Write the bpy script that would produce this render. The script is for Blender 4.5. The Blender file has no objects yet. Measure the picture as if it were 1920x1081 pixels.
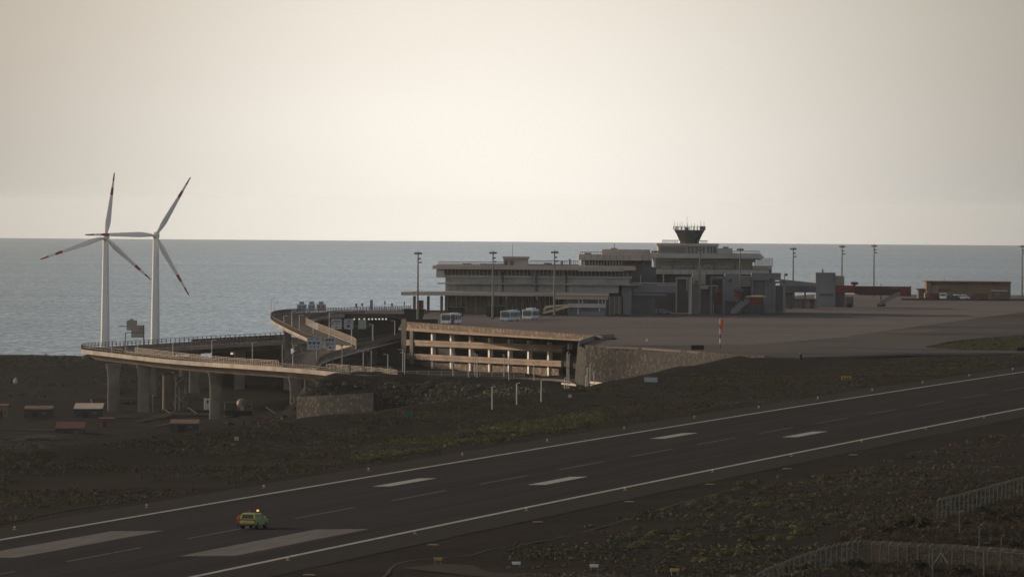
import bpy, bmesh, math, random
import numpy as np
from mathutils import Vector, Matrix, noise
R = math.radians
random.seed(7)
SC = bpy.context.scene
COL = SC.collection

# ------------------------------------------------------------------ camera
FPX = 14800.0            # focal length in photo pixels (photo 1920 wide): a long telephoto
CAMZ = 66.0
PITCH, ROLL = math.atan(150.0 / FPX), math.atan(0.0073)
cam = bpy.data.cameras.new('camera'); camo = bpy.data.objects.new('camera', cam); COL.objects.link(camo)
cam.sensor_width = 36.0; cam.sensor_fit = 'HORIZONTAL'; cam.lens = FPX / 1920 * 36.0
cam.clip_start = 1.0; cam.clip_end = 120000.0
CM = Matrix.Rotation(R(90) - PITCH, 4, 'X') @ Matrix.Rotation(ROLL, 4, 'Z')
camo.matrix_world = Matrix.Translation((0, 0, CAMZ)) @ CM
SC.camera = camo
CR = CM.to_3x3()

# ------------------------------------------------------------------ sky and sun
HAZE_D = 1.8e-5
SUN_AZ, SUN_EL = 52.0, 13.0      # degrees left of the view axis, degrees up
SC.view_settings.view_transform = 'Standard'; SC.view_settings.look = 'None'
SC.view_settings.exposure = 0.0; SC.view_settings.gamma = 1.0
w = bpy.data.worlds.new('World'); SC.world = w; w.use_nodes = True
nt = w.node_tree; nt.nodes.clear()
def N(t, **kw):
    n = nt.nodes.new(t)
    for k, v in kw.items(): setattr(n, k, v)
    return n
def math_node(op, a, b=None, clamp=False):
    n = N('ShaderNodeMath', operation=op, use_clamp=clamp)
    for i, x in enumerate((a, b)):
        if x is None: continue
        if isinstance(x, (int, float)): n.inputs[i].default_value = x
        else: nt.links.new(x, n.inputs[i])
    return n.outputs[0]
sky = N('ShaderNodeTexSky', sky_type='NISHITA', sun_disc=False)
sky.sun_elevation = R(SUN_EL); sky.sun_rotation = R(-SUN_AZ); sky.altitude = 60
sky.air_density = 1.0; sky.dust_density = 3.0
bg1 = N('ShaderNodeBackground'); bg1.inputs[1].default_value = 0.05
nt.links.new(sky.outputs[0], bg1.inputs[0])
tc = N('ShaderNodeTexCoord'); sep = N('ShaderNodeSeparateXYZ')
nt.links.new(tc.outputs['Generated'], sep.inputs[0])
el = math_node('MAXIMUM', sep.outputs[2], 0.0)
veil = math_node('EXPONENT', math_node('MULTIPLY', el, -3.2))          # marine haze, thickest low down
gx = math_node('ADD', sep.outputs[0], 0.003); gy = math_node('ADD', sep.outputs[2], -0.001)
d2 = math_node('ADD', math_node('MULTIPLY', math_node('MULTIPLY', gx, gx), 1.0), math_node('MULTIPLY', math_node('MULTIPLY', gy, gy), 3.0))
glow = math_node('EXPONENT', math_node('MULTIPLY', d2, -1.0 / (0.064 ** 2)))   # brighter patch added so the sky falls off like lens vignetting
d3 = math_node('ADD', math_node('MULTIPLY', gx, gx), math_node('MULTIPLY', math_node('MULTIPLY', gy, gy), 0.12))
glow2 = math_node('EXPONENT', math_node('MULTIPLY', d3, -1.0 / (0.056 ** 2)))      # taller bright pillar added above the view for the sea to reflect
glow = math_node('ADD', math_node('MULTIPLY', glow, 0.6), math_node('MULTIPLY', glow2, 0.45))
glow = math_node('MULTIPLY', glow, math_node('GREATER_THAN', sep.outputs[1], 0.0))
mp = N('ShaderNodeMapping'); mp.inputs['Scale'].default_value = (18, 18, 70)
nt.links.new(tc.outputs['Generated'], mp.inputs[0])
cl = N('ShaderNodeTexNoise'); cl.inputs['Scale'].default_value = 1.0; cl.inputs['Detail'].default_value = 4
nt.links.new(mp.outputs[0], cl.inputs[0])
cloud = math_node('MULTIPLY_ADD', cl.outputs[0], 0.10); cloud.node.inputs[2].default_value = 0.95
back = math_node('MULTIPLY', math_node('MAXIMUM', math_node('MULTIPLY', sep.outputs[1], -1.0), 0.0), 0.95)   # western sky behind the camera brightened as added fill for facades
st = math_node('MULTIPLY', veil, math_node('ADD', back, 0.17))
hor = math_node('DIVIDE', HAZE_D * 32.0, math_node('MAXIMUM', el, 0.00078))      # the sky is palest right down at the horizon
hb = math_node('MULTIPLY_ADD', math_node('SUBTRACT', math_node('EXPONENT', hor), 1.0), 0.5); hb.node.inputs[2].default_value = 1.0
hb = math_node('MULTIPLY', hb, cloud)
bg2 = N('ShaderNodeBackground'); bg2.inputs[0].default_value = (1.0, 0.955, 0.885, 1)
nt.links.new(math_node('MULTIPLY', math_node('MULTIPLY', glow, 0.70), hb), bg2.inputs[1])
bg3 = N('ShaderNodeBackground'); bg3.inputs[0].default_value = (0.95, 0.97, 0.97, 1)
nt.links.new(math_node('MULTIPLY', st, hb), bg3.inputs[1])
add = N('ShaderNodeAddShader'); nt.links.new(bg1.outputs[0], add.inputs[0]); nt.links.new(bg2.outputs[0], add.inputs[1])
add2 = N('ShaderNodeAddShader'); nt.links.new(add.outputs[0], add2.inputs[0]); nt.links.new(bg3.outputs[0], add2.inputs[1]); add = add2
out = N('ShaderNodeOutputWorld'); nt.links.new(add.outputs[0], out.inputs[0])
sd = Vector((-math.sin(R(SUN_AZ)) * math.cos(R(SUN_EL)), math.cos(R(SUN_AZ)) * math.cos(R(SUN_EL)), math.sin(R(SUN_EL))))
sun = bpy.data.lights.new('sun', 'SUN'); sun.energy = 3.8; sun.angle = R(0.6); sun.color = (1.0, 0.80, 0.58)
suno = bpy.data.objects.new('sun', sun); COL.objects.link(suno)
suno.rotation_euler = (-sd).to_track_quat('-Z', 'Y').to_euler(); suno.location = (-300, 900, 400)
SC.cycles.use_denoising = True
SC.cycles.max_bounces = 5; SC.cycles.diffuse_bounces = 2; SC.cycles.glossy_bounces = 2
SC.cycles.transparent_max_bounces = 12; SC.cycles.volume_bounces = 0

# ------------------------------------------------------------------ geometry of the view
def ray(u, y):
    return CR @ Vector(((u - 960) / FPX, -(y - 540.5) / FPX, -1.0))
def P(u, y, Z):                     # point seen at (u,y) at distance Z along world Y
    d = ray(u, y); t = Z / d.y
    return Vector((d.x * t, Z, CAMZ + d.z * t))
def G(u, y, z):                     # point seen at (u,y) on the level z
    d = ray(u, y); t = (z - CAMZ) / d.z
    return Vector((d.x * t, d.y * t, z))
def GP(u, y):                       # point on the runway surface
    d = ray(u, y); t = 900.0 / d.y
    for _ in range(40):
        z = zplane(d.x * t, d.y * t); t = 0.5 * t + 0.5 * (z - CAMZ) / d.z
    return Vector((d.x * t, d.y * t, CAMZ + d.z * t))
TH = math.atan(3190 / FPX); CT, ST = math.cos(TH), math.sin(TH)
def W(x, y): return x * CT - y * ST          # across the runway
def S(x, y): return x * ST + y * CT          # along the runway
WN, WF = -195.7, -240.7
def zplane(x, y):                    # the runway is gently humped along its length and falls a little to its far side
    k = y / 1000.0
    return 19.80 + 13.693 * k - 3.224 * k * k + 1.165 * (W(x, y) + 218.2) / 45
def RW(s, ww, dz=0.0):
    x, y = s * ST + ww * CT, s * CT - ww * ST
    return Vector((x, y, zplane(x, y) + dz))
APZ = 33.0

def ss(t): t = np.clip(t, 0, 1); return t * t * (3 - 2 * t)
def pdist(px, py, poly):            # signed distance, negative inside
    d = np.full(px.shape, 1e18); inside = np.zeros(px.shape, bool); n = len(poly)
    for i in range(n):
        ax, ay = poly[i]; bx_, by_ = poly[(i + 1) % n]
        ex, ey = bx_ - ax, by_ - ay
        t = np.clip(((px - ax) * ex + (py - ay) * ey) / (ex * ex + ey * ey), 0, 1)
        d = np.minimum(d, (px - ax - t * ex) ** 2 + (py - ay - t * ey) ** 2)
        c = ((ay > py) != (by_ > py))
        with np.errstate(divide='ignore', invalid='ignore'):
            xi = ax + (py - ay) * ex / (ey if ey != 0 else 1e-9)
        inside ^= c & (px < xi)
    d = np.sqrt(d); return np.where(inside, -d, d)
PL = [(70, 1600), (72, 1790), (36, 1916), (62, 1998), (2, 2148), (2, 2500), (40, 2600), (120, 3140), (900, 3160), (900, 1000), (400, 1000)]
MID = [(-43, 1946), (-26, 1936), (-8, 1926), (10, 1886), (15, 1800), (60, 1770), (60, 1920), (40, 2000), (0, 2160), (-36, 2150), (-38, 2060)]
def height(x, y):
    x = np.asarray(x, float); y = np.asarray(y, float)
    ww = x * CT - y * ST; q = WF - ww
    pl = np.minimum(zplane(x, y), 35.0)
    hi = pl + (APZ - 0.12 - pl) * ss((q - 35) / 55)
    lowv = 9.0 + 9.0 * np.exp(-((y - 2480) / 170) ** 2) * ss((-35 - x) / 40) + 1.5 * np.exp(-((y - 2100) / 60) ** 2) * ss((x + 90) / 40)
    lowv = lowv + 2.5 * ss((y - 2560) / 150)
    mid = 23.2 + 1.25 * ss((-18 - x) / 12) * (y < 1990)
    lo = lowv + (mid - lowv) * (1 - ss((pdist(x, y, MID)) / (22 + 26 * ss((x + 38) / 22))))
    crest = -303 - 16 * ss((y - 1500) / 250)
    d1 = crest - ww
    h1 = 1 - ss(d1 / 50)
    h2 = 1 - ss((pdist(x, y, PL) + 1) / 5)
    h = np.maximum(h1, h2)
    h = np.where((y > 1790) & (h2 < 1), np.where(d1 > 0, np.maximum(h2, h1), h), h)
    z = lo + (hi - lo) * h
    coast = np.maximum(ss((y - 2830) / 120) * (x < 125), ss((y - 3140) / 90))
    z = z * (1 - coast) - 9 * coast
    hill = ss((520 - y) / 520)                      # the slope the photograph is taken from
    z = z + hill * (64.0 - z)
    # hummock by the fences
    z = z + 1.7 * np.exp(-(((x - 48) / 11) ** 2 + ((y - 828) / 30) ** 2))
    z = z + 1.2 * np.exp(-(((x - 36) / 14) ** 2 + ((y - 752) / 14) ** 2))
    return z
def hz(x, y): return float(height(np.array([x]), np.array([y]))[0])
def GT(u, y, z0=700, z1=3000, step=4.0):   # first hit of the sight line with the terrain
    d = ray(u, y); Ys = np.arange(z0, z1, step); t = Ys / d.y
    zz = CAMZ + d.z * t; hh = height(d.x * t, Ys)
    k = np.argmax(zz < hh)
    if not (zz < hh).any(): k = len(Ys) - 1
    a, b = Ys[max(k - 1, 0)], Ys[k]
    for _ in range(18):
        m = (a + b) / 2; tm = m / d.y
        if CAMZ + d.z * tm < hz(d.x * tm, m): b = m
        else: a = m
    t = b / d.y
    return Vector((d.x * t, b, hz(d.x * t, b)))

# ------------------------------------------------------------------ materials
MATS = {}
def mat(name, c, c2=None, scale=0.3, rough=0.8, metal=0.0, detail=4, emit=0.0, spec=0.15, stretch=None, bump=0.0, bscale=None, c3=None, scale3=0.03, obj=False, c3s=False):
    if name in MATS: return MATS[name]
    m = bpy.data.materials.new(name); m.use_nodes = True; t = m.node_tree
    b = t.nodes['Principled BSDF']; b.inputs['Roughness'].default_value = rough; b.inputs['Metallic'].default_value = metal
    b.inputs['Specular IOR Level'].default_value = spec
    if c2 is None: c2 = tuple(x * 0.8 for x in c)
    if obj:
        g = t.nodes.new('ShaderNodeTexCoord'); src = g.outputs['Object']
    else:
        g = t.nodes.new('ShaderNodeNewGeometry'); src = g.outputs['Position']
    if stretch:
        mp = t.nodes.new('ShaderNodeMapping'); mp.vector_type = 'TEXTURE'; mp.inputs['Scale'].default_value = stretch[:3]
        mp.inputs['Rotation'].default_value = (0, 0, stretch[3])
        t.links.new(src, mp.inputs[0]); src = mp.outputs[0]
    n = t.nodes.new('ShaderNodeTexNoise'); n.inputs['Scale'].default_value = scale; n.inputs['Detail'].default_value = detail
    n.inputs['Roughness'].default_value = 0.65
    t.links.new(src, n.inputs['Vector'])
    r = t.nodes.new('ShaderNodeValToRGB'); r.color_ramp.elements[0].position = 0.35; r.color_ramp.elements[1].position = 0.65
    r.color_ramp.elements[0].color = (*c, 1); r.color_ramp.elements[1].color = (*c2, 1)
    t.links.new(n.outputs['Fac'], r.inputs[0]); col = r.outputs[0]
    if c3 is not None:
        n3 = t.nodes.new('ShaderNodeTexNoise'); n3.inputs['Scale'].default_value = scale3; n3.inputs['Detail'].default_value = 5
        t.links.new(g.outputs['Position'] if not (obj or c3s) else src, n3.inputs['Vector'])
        r3 = t.nodes.new('ShaderNodeValToRGB'); r3.color_ramp.elements[0].position = 0.45; r3.color_ramp.elements[1].position = 0.62
        t.links.new(n3.outputs['Fac'], r3.inputs[0])
        mx = t.nodes.new('ShaderNodeMixRGB'); mx.inputs[2].default_value = (*c3, 1)
        t.links.new(r3.outputs[0], mx.inputs[0]); t.links.new(col, mx.inputs[1]); col = mx.outputs[0]
    t.links.new(col, b.inputs['Base Color'])
    if emit:
        b.inputs['Emission Color'].default_value = (*c, 1); b.inputs['Emission Strength'].default_value = emit
    if bump:
        nb = t.nodes.new('ShaderNodeTexNoise'); nb.inputs['Scale'].default_value = bscale or scale; nb.inputs['Detail'].default_value = 5
        t.links.new(src, nb.inputs['Vector'])
        bp = t.nodes.new('ShaderNodeBump'); bp.inputs['Strength'].default_value = 1.0; bp.inputs['Distance'].default_value = bump
        t.links.new(nb.outputs['Fac'], bp.inputs['Height']); t.links.new(bp.outputs[0], b.inputs['Normal'])
    MATS[name] = m; return m
def stone(name, cols, scale=0.9, mortar=(0.03, 0.027, 0.025)):
    if name in MATS: return MATS[name]
    m = bpy.data.materials.new(name); m.use_nodes = True; t = m.node_tree
    b = t.nodes['Principled BSDF']; b.inputs['Roughness'].default_value = 0.9; b.inputs['Specular IOR Level'].default_value = 0.15
    g = t.nodes.new('ShaderNodeNewGeometry')
    v = t.nodes.new('ShaderNodeTexVoronoi'); v.inputs['Scale'].default_value = scale; t.links.new(g.outputs['Position'], v.inputs['Vector'])
    s = t.nodes.new('ShaderNodeSeparateColor'); t.links.new(v.outputs['Color'], s.inputs[0])
    r = t.nodes.new('ShaderNodeValToRGB'); r.color_ramp.interpolation = 'LINEAR'
    e = r.color_ramp.elements
    while len(e) < len(cols): e.new(0.5)
    for i, c in enumerate(cols): e[i].position = i / (len(cols) - 1); e[i].color = (*c, 1)
    t.links.new(s.outputs[0], r.inputs[0])
    v2 = t.nodes.new('ShaderNodeTexVoronoi'); v2.feature = 'DISTANCE_TO_EDGE'; v2.inputs['Scale'].default_value = scale; t.links.new(g.outputs['Position'], v2.inputs['Vector'])
    r2 = t.nodes.new('ShaderNodeValToRGB'); r2.color_ramp.elements[0].position = 0.02; r2.color_ramp.elements[1].position = 0.14
    t.links.new(v2.outputs['Distance'], r2.inputs[0])
    mx = t.nodes.new('ShaderNodeMixRGB'); mx.inputs[1].default_value = (*mortar, 1); t.links.new(r2.outputs[0], mx.inputs[0]); t.links.new(r.outputs[0], mx.inputs[2])
    t.links.new(mx.outputs[0], b.inputs['Base Color'])
    bp = t.nodes.new('ShaderNodeBump'); bp.inputs['Distance'].default_value = 0.12; t.links.new(r2.outputs[0], bp.inputs['Height']); t.links.new(bp.outputs[0], b.inputs['Normal'])
    MATS[name] = m; return m
def foliage(name, cols, scale=0.25):
    if name in MATS: return MATS[name]
    m = bpy.data.materials.new(name); m.use_nodes = True; t = m.node_tree
    b = t.nodes['Principled BSDF']; b.inputs['Roughness'].default_value = 0.75; b.inputs['Specular IOR Level'].default_value = 0.1
    g = t.nodes.new('ShaderNodeNewGeometry')
    n = t.nodes.new('ShaderNodeTexNoise'); n.inputs['Scale'].default_value = scale; n.inputs['Detail'].default_value = 3
    t.links.new(g.outputs['Position'], n.inputs['Vector'])
    mxr = t.nodes.new('ShaderNodeMath'); mxr.operation = 'MULTIPLY_ADD'; mxr.inputs[1].default_value = 0.35
    t.links.new(g.outputs['Random Per Island'], mxr.inputs[0])
    sb = t.nodes.new('ShaderNodeMath'); sb.operation = 'SUBTRACT'; sb.inputs[1].default_value = 0.17; t.links.new(n.outputs['Fac'], sb.inputs[0]); t.links.new(sb.outputs[0], mxr.inputs[2])
    r = t.nodes.new('ShaderNodeValToRGB'); e = r.color_ramp.elements
    while len(e) < len(cols): e.new(0.5)
    for i, c in enumerate(cols): e[i].position = 0.28 + 0.44 * i / (len(cols) - 1); e[i].color = (*c, 1)
    t.links.new(mxr.outputs[0], r.inputs[0]); t.links.new(r.outputs[0], b.inputs['Base Color'])
    MATS[name] = m; return m

# ------------------------------------------------------------------ builders
class MB:
    def __init__(s): s.v = []; s.f = []; s.smooth = []
    def add(s, vs, fs, smooth=False):
        k = len(s.v); s.v += [tuple(p) for p in vs]; s.f += [tuple(i + k for i in f) for f in fs]; s.smooth += [smooth] * len(fs); return s
    def hexa(s, a):      # 8 corners: bottom 4 then top 4
        return s.add(a, [(3, 2, 1, 0), (4, 5, 6, 7), (0, 1, 5, 4), (1, 2, 6, 5), (2, 3, 7, 6), (3, 0, 4, 7)])
    def box(s, x0, x1, y0, y1, z0, z1):
        return s.hexa([(x0, y0, z0), (x1, y0, z0), (x1, y1, z0), (x0, y1, z0), (x0, y0, z1), (x1, y0, z1), (x1, y1, z1), (x0, y1, z1)])
    def pbox(s, u0, u1, y0, y1, Z, depth):   # box with its front face Z away, as seen between those columns and rows
        um = (u0 + u1) / 2
        return s.box(P(u0, (y0 + y1) / 2, Z).x, P(u1, (y0 + y1) / 2, Z).x, Z, Z + depth, P(um, y1, Z).z, P(um, y0, Z).z)
    def bar(s, p, q, wd, ht=None, up=(0, 0, 1)):
        p, q = Vector(p), Vector(q); ht = wd if ht is None else ht
        d = (q - p).normalized(); u = Vector(up)
        if abs(d.dot(u)) > 0.95: u = Vector((0, 1, 0))
        a = d.cross(u).normalized() * wd / 2; b = a.cross(d).normalized() * ht / 2
        return s.add([p - a - b, p + a - b, p + a + b, p - a + b, q - a - b, q + a - b, q + a + b, q - a + b],
                     [(0, 1, 2, 3), (7, 6, 5, 4), (0, 4, 5, 1), (1, 5, 6, 2), (2, 6, 7, 3), (3, 7, 4, 0)])
    def cyl(s, p, q, r0, r1=None, n=12, cap=True):
        p, q = Vector(p), Vector(q); r1 = r0 if r1 is None else r1
        d = (q - p).normalized(); u = Vector((0, 0, 1)) if abs(d.z) < 0.9 else Vector((0, 1, 0))
        a = d.cross(u).normalized(); b = d.cross(a)
        vs = []
        for c, r in ((p, r0), (q, r1)):
            vs += [c + (a * math.cos(2 * math.pi * i / n) + b * math.sin(2 * math.pi * i / n)) * r for i in range(n)]
        s.add(vs, [(i, (i + 1) % n, n + (i + 1) % n, n + i) for i in range(n)], True)
        if cap: s.add(vs, [tuple(range(n - 1, -1, -1)), tuple(range(n, 2 * n))])
        return s
    def lathe(s, prof, n=16, c=(0, 0, 0), smooth=True):
        vs = [(c[0] + r * math.cos(2 * math.pi * i / n), c[1] + r * math.sin(2 * math.pi * i / n), c[2] + z) for r, z in prof for i in range(n)]
        fs = [(j * n + i, j * n + (i + 1) % n, (j + 1) * n + (i + 1) % n, (j + 1) * n + i) for j in range(len(prof) - 1) for i in range(n)]
        s.add(vs, fs, smooth); s.add(vs, [tuple(range(n - 1, -1, -1)), tuple(range((len(prof) - 1) * n, len(prof) * n))])
        return s
    def prism(s, pts, d):    # polygon extruded along vector d
        n = len(pts); d = Vector(d); a = [Vector(p) for p in pts]
        vs = a + [p + d for p in a]
        return s.add(vs, [tuple(range(n - 1, -1, -1)), tuple(range(n, 2 * n))] + [(i, (i + 1) % n, n + (i + 1) % n, n + i) for i in range(n)])
    def sweep(s, pts, r, n=6):
        for a, b in zip(pts[:-1], pts[1:]): s.cyl(a, b, r, r, n, False)
        return s
    def loft(s, rings, closed=True, smooth=False):
        n = len(rings[0]); vs = [p for r in rings for p in r]
        rng = range(n) if closed else range(n - 1)
        s.add(vs, [(j * n + i, j * n + (i + 1) % n, (j + 1) * n + (i + 1) % n, (j + 1) * n + i) for j in range(len(rings) - 1) for i in rng], smooth)
        if closed: s.add(vs, [tuple(range(n - 1, -1, -1)), tuple(range((len(rings) - 1) * n, len(rings) * n))])
        return s
    def build(s, name, m, parent=None, label=None, fix=True):
        me = bpy.data.meshes.new(name)
        vs = s.v
        root = parent
        while root is not None and root.parent is not None: root = root.parent
        if root is not None and root.get('_w'):
            ox, oy, oz = root.location; vs = [(x - ox, y - oy, z - oz) for x, y, z in vs]
        me.from_pydata(vs, [], s.f)
        me.polygons.foreach_set('use_smooth', s.smooth)
        if fix:
            bm = bmesh.new(); bm.from_mesh(me); bmesh.ops.recalc_face_normals(bm, faces=bm.faces[:]); bm.to_mesh(me); bm.free()
        me.materials.append(m)
        o = bpy.data.objects.new(name, me); COL.objects.link(o)
        if parent is not None: o.parent = parent
        if label: o['label'] = label
        return o
def tag(o, label=None, cat=None, group=None, kind=None):
    if label: o['label'] = label
    if cat: o['category'] = cat
    if group: o['group'] = group
    if kind: o['kind'] = kind
    return o
def thing(name, label, cat, loc=(0, 0, 0), rz=0.0, group=None, world=False):
    o = bpy.data.objects.new(name, None); COL.objects.link(o); o.empty_display_size = 0.5
    o.location = loc; o.rotation_euler = (0, 0, rz)
    tag(o, label, cat, group)
    if world: o['_w'] = 1
    return o
KIDS = {}
def kids_of(o):
    if o.name not in KIDS: KIDS[o.name] = list(o.children)
    return KIDS[o.name]
def dup(root, loc, rz=None, label=None, group=None, scale=None):
    def cp(o, par):
        c = o.copy(); COL.objects.link(c)
        if par is not None: c.parent = par
        for k in kids_of(o): cp(k, c)
        return c
    r = cp(root, None); r.location = loc
    if rz is not None: r.rotation_euler = (0, 0, rz)
    if scale is not None: r.scale = (scale,) * 3
    if label: r['label'] = label
    if group: r['group'] = group
    return r
def struct(name, mb, m, fix=True):
    o = mb.build(name, m, None, fix=fix); o['kind'] = 'structure'; return o
def spline(pts, n):
    pts = [Vector(p) for p in pts]; out = []
    ext = [2 * pts[0] - pts[1]] + pts + [2 * pts[-1] - pts[-2]]
    for i in range(1, len(ext) - 2):
        p0, p1, p2, p3 = ext[i - 1:i + 3]
        for k in range(n):
            t = k / n
            out.append(0.5 * ((2 * p1) + (p2 - p0) * t + (2 * p0 - 5 * p1 + 4 * p2 - p3) * t * t + (3 * p1 - p0 - 3 * p2 + p3) * t ** 3))
    out.append(pts[-1]); return out
def gridmesh(name, V, nx, ny, m, kind='structure'):
    me = bpy.data.meshes.new(name)
    idx = np.arange(nx * ny).reshape(ny, nx)
    F = np.stack([idx[:-1, :-1], idx[:-1, 1:], idx[1:, 1:], idx[1:, :-1]], -1).reshape(-1, 4)
    me.from_pydata(V.tolist(), [], F.tolist()); me.polygons.foreach_set('use_smooth', [True] * len(F))
    me.materials.append(m); o = bpy.data.objects.new(name, me); COL.objects.link(o)
    if kind: o['kind'] = kind
    return o

def resample_(pts, n):
    pts = [Vector(p) for p in pts]; L = [0.0]
    for a, b in zip(pts[:-1], pts[1:]): L.append(L[-1] + (b - a).length)
    out = []
    for i in range(n):
        t = L[-1] * i / (n - 1); k = min(max(int(np.searchsorted(L, t)) - 1, 0), len(pts) - 2)
        out.append(pts[k].lerp(pts[k + 1], (t - L[k]) / max(1e-9, L[k + 1] - L[k])))
    return out
# ------------------------------------------------------------------ sea
RE = 7.4e6
ang = np.linspace(0, 2 * math.pi, 257)[:-1]
rad = np.geomspace(350, 40000, 150)
rr, aa = np.meshgrid(rad, np.append(ang, ang[0]), indexing='ij')
V = np.stack([rr * np.sin(aa), rr * np.cos(aa), -rr * rr / (2 * RE)], -1).reshape(-1, 3)
def sea_mat():
    m = bpy.data.materials.new('sea_water'); m.use_nodes = True; t = m.node_tree; b = t.nodes['Principled BSDF']
    t.nodes.remove(b)
    gl = t.nodes.new('ShaderNodeBsdfGlossy'); gl.inputs['Color'].default_value = (0.50, 0.56, 0.635, 1); gl.inputs['Roughness'].default_value = 0.13
    df = t.nodes.new('ShaderNodeBsdfDiffuse'); df.inputs['Color'].default_value = (0.03, 0.055, 0.085, 1)
    fz = t.nodes.new('ShaderNodeFresnel'); fz.inputs['IOR'].default_value = 1.33
    mxs = t.nodes.new('ShaderNodeMixShader'); t.links.new(fz.outputs[0], mxs.inputs[0]); t.links.new(df.outputs[0], mxs.inputs[1]); t.links.new(gl.outputs[0], mxs.inputs[2])
    t.links.new(mxs.outputs[0], t.nodes['Material Output'].inputs['Surface'])
    g = t.nodes.new('ShaderNodeNewGeometry')
    hs = []
    def wave(sx, sy, rot, det=3):
        mp = t.nodes.new('ShaderNodeMapping'); mp.vector_type = 'TEXTURE'; mp.inputs['Scale'].default_value = (sx, sy, 50); mp.inputs['Rotation'].default_value = (0, 0, rot)
        n = t.nodes.new('ShaderNodeTexNoise'); n.inputs['Scale'].default_value = 1; n.inputs['Detail'].default_value = det
        t.links.new(g.outputs['Position'], mp.inputs[0]); t.links.new(mp.outputs[0], n.inputs['Vector']); return n.outputs['Fac']
    def mul(a, k):
        mu = t.nodes.new('ShaderNodeMath'); mu.operation = 'MULTIPLY'; mu.inputs[1].default_value = k; t.links.new(a, mu.inputs[0]); return mu.outputs[0]
    for sx, sy, rot, amp in ((8, 40, 0.06, 1.0), (26, 100, -0.05, 1.2), (4, 14, 0.1, 0.35)): hs.append(mul(wave(sx, sy, rot), amp))
    # ruffled streaks and slicks
    rip = t.nodes.new('ShaderNodeMath'); rip.operation = 'ADD'; t.links.new(mul(wave(3.6, 34, 0.04, 4), 1.0), rip.inputs[0])
    rp2 = t.nodes.new('ShaderNodeMath'); rp2.operation = 'ADD'; t.links.new(mul(wave(8, 80, -0.03, 4), 0.65), rp2.inputs[0]); t.links.new(mul(wave(300, 900, 1.2, 4), 0.35), rp2.inputs[1]); t.links.new(rp2.outputs[0], rip.inputs[1])
    rm = t.nodes.new('ShaderNodeMapRange'); rm.inputs[1].default_value = 0.75; rm.inputs[2].default_value = 1.35; t.links.new(rip.outputs[0], rm.inputs[0])
    rc = t.nodes.new('ShaderNodeMixRGB'); rc.inputs[1].default_value = (0.33, 0.405, 0.505, 1); rc.inputs[2].default_value = (0.69, 0.79, 0.92, 1)
    t.links.new(rm.outputs[0], rc.inputs[0]); t.links.new(rc.outputs[0], gl.inputs['Color'])
    a1 = t.nodes.new('ShaderNodeMath'); t.links.new(hs[0], a1.inputs[0]); t.links.new(hs[1], a1.inputs[1])
    a2 = t.nodes.new('ShaderNodeMath'); t.links.new(a1.outputs[0], a2.inputs[0]); t.links.new(hs[2], a2.inputs[1])
    bp = t.nodes.new('ShaderNodeBump'); bp.inputs['Strength'].default_value = 1.0
    mpw = t.nodes.new('ShaderNodeMapping'); mpw.vector_type = 'TEXTURE'; mpw.inputs['Scale'].default_value = (260, 1500, 100); mpw.inputs['Rotation'].default_value = (0, 0, 1.15)
    nw = t.nodes.new('ShaderNodeTexNoise'); nw.inputs['Scale'].default_value = 1; nw.inputs['Detail'].default_value = 3; t.links.new(g.outputs['Position'], mpw.inputs[0]); t.links.new(mpw.outputs[0], nw.inputs['Vector'])
    wr = t.nodes.new('ShaderNodeMapRange'); wr.inputs[1].default_value = 0.3; wr.inputs[2].default_value = 0.7; wr.inputs[3].default_value = 0.35; wr.inputs[4].default_value = 0.95; t.links.new(nw.outputs['Fac'], wr.inputs[0]); t.links.new(wr.outputs[0], bp.inputs['Distance'])
    t.links.new(a2.outputs[0], bp.inputs['Height']); [t.links.new(bp.outputs[0], q.inputs['Normal']) for q in (gl, df, fz)]
    return m
sea = gridmesh('sea', V, 257, 150, sea_mat())

# ------------------------------------------------------------------ terrain
TR = math.pi / 2 - TH     # heading of the runway, for stretched textures
gx_ = np.concatenate([np.linspace(-900, -260, 30)[:-1], np.linspace(-260, 180, 190), np.linspace(180, 1000, 36)[1:]])
gy_ = np.concatenate([np.linspace(-200, 640, 40)[:-1], np.linspace(640, 2700, 500), np.linspace(2700, 3400, 60)[1:]])
XX, YY = np.meshgrid(gx_, gy_)
ZZ = height(XX, YY)
rs = np.random.RandomState(3)
def vnoise(x, y, s, seed):
    r = np.random.RandomState(seed).rand(64, 64)
    fx, fy = x / s, y / s; ix, iy = np.floor(fx).astype(int), np.floor(fy).astype(int); tx, ty = ss(fx - ix), ss(fy - iy)
    g = lambda i, j: r[i % 64, j % 64]
    return (g(ix, iy) * (1 - tx) + g(ix + 1, iy) * tx) * (1 - ty) + (g(ix, iy + 1) * (1 - tx) + g(ix + 1, iy + 1) * tx) * ty
WW = W(XX, YY)
rough_m = np.where((WW > -256) & (WW < -176), 0.0, 1.0) * (ZZ < 32.4)
lowm = ss((-300 - WW) / 20)
ZZ = ZZ + rough_m * ((vnoise(XX, YY, 9, 1) - 0.5) * (0.25 + 0.6 * lowm) + (vnoise(XX, YY, 23, 2) - 0.5) * (0.3 + 0.9 * lowm) * (lowm + 0.2))
V = np.stack([XX, YY, ZZ], -1).reshape(-1, 3)
M_soil = mat('lava_soil', (0.0115, 0.0098, 0.0098), (0.021, 0.017, 0.016), 0.9, 0.95, c3=(0.026, 0.020, 0.0165), scale3=0.045, bump=0.25, bscale=1.6, spec=0.02)
t = M_soil.node_tree; bs = t.nodes['Principled BSDF']; old = bs.inputs['Base Color'].links[0].from_socket      # black lava beyond the runway strip
ge = t.nodes.new('ShaderNodeNewGeometry'); dt = t.nodes.new('ShaderNodeVectorMath'); dt.operation = 'DOT_PRODUCT'; dt.inputs[1].default_value = (CT, -ST, 0); t.links.new(ge.outputs['Position'], dt.inputs[0])
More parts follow.
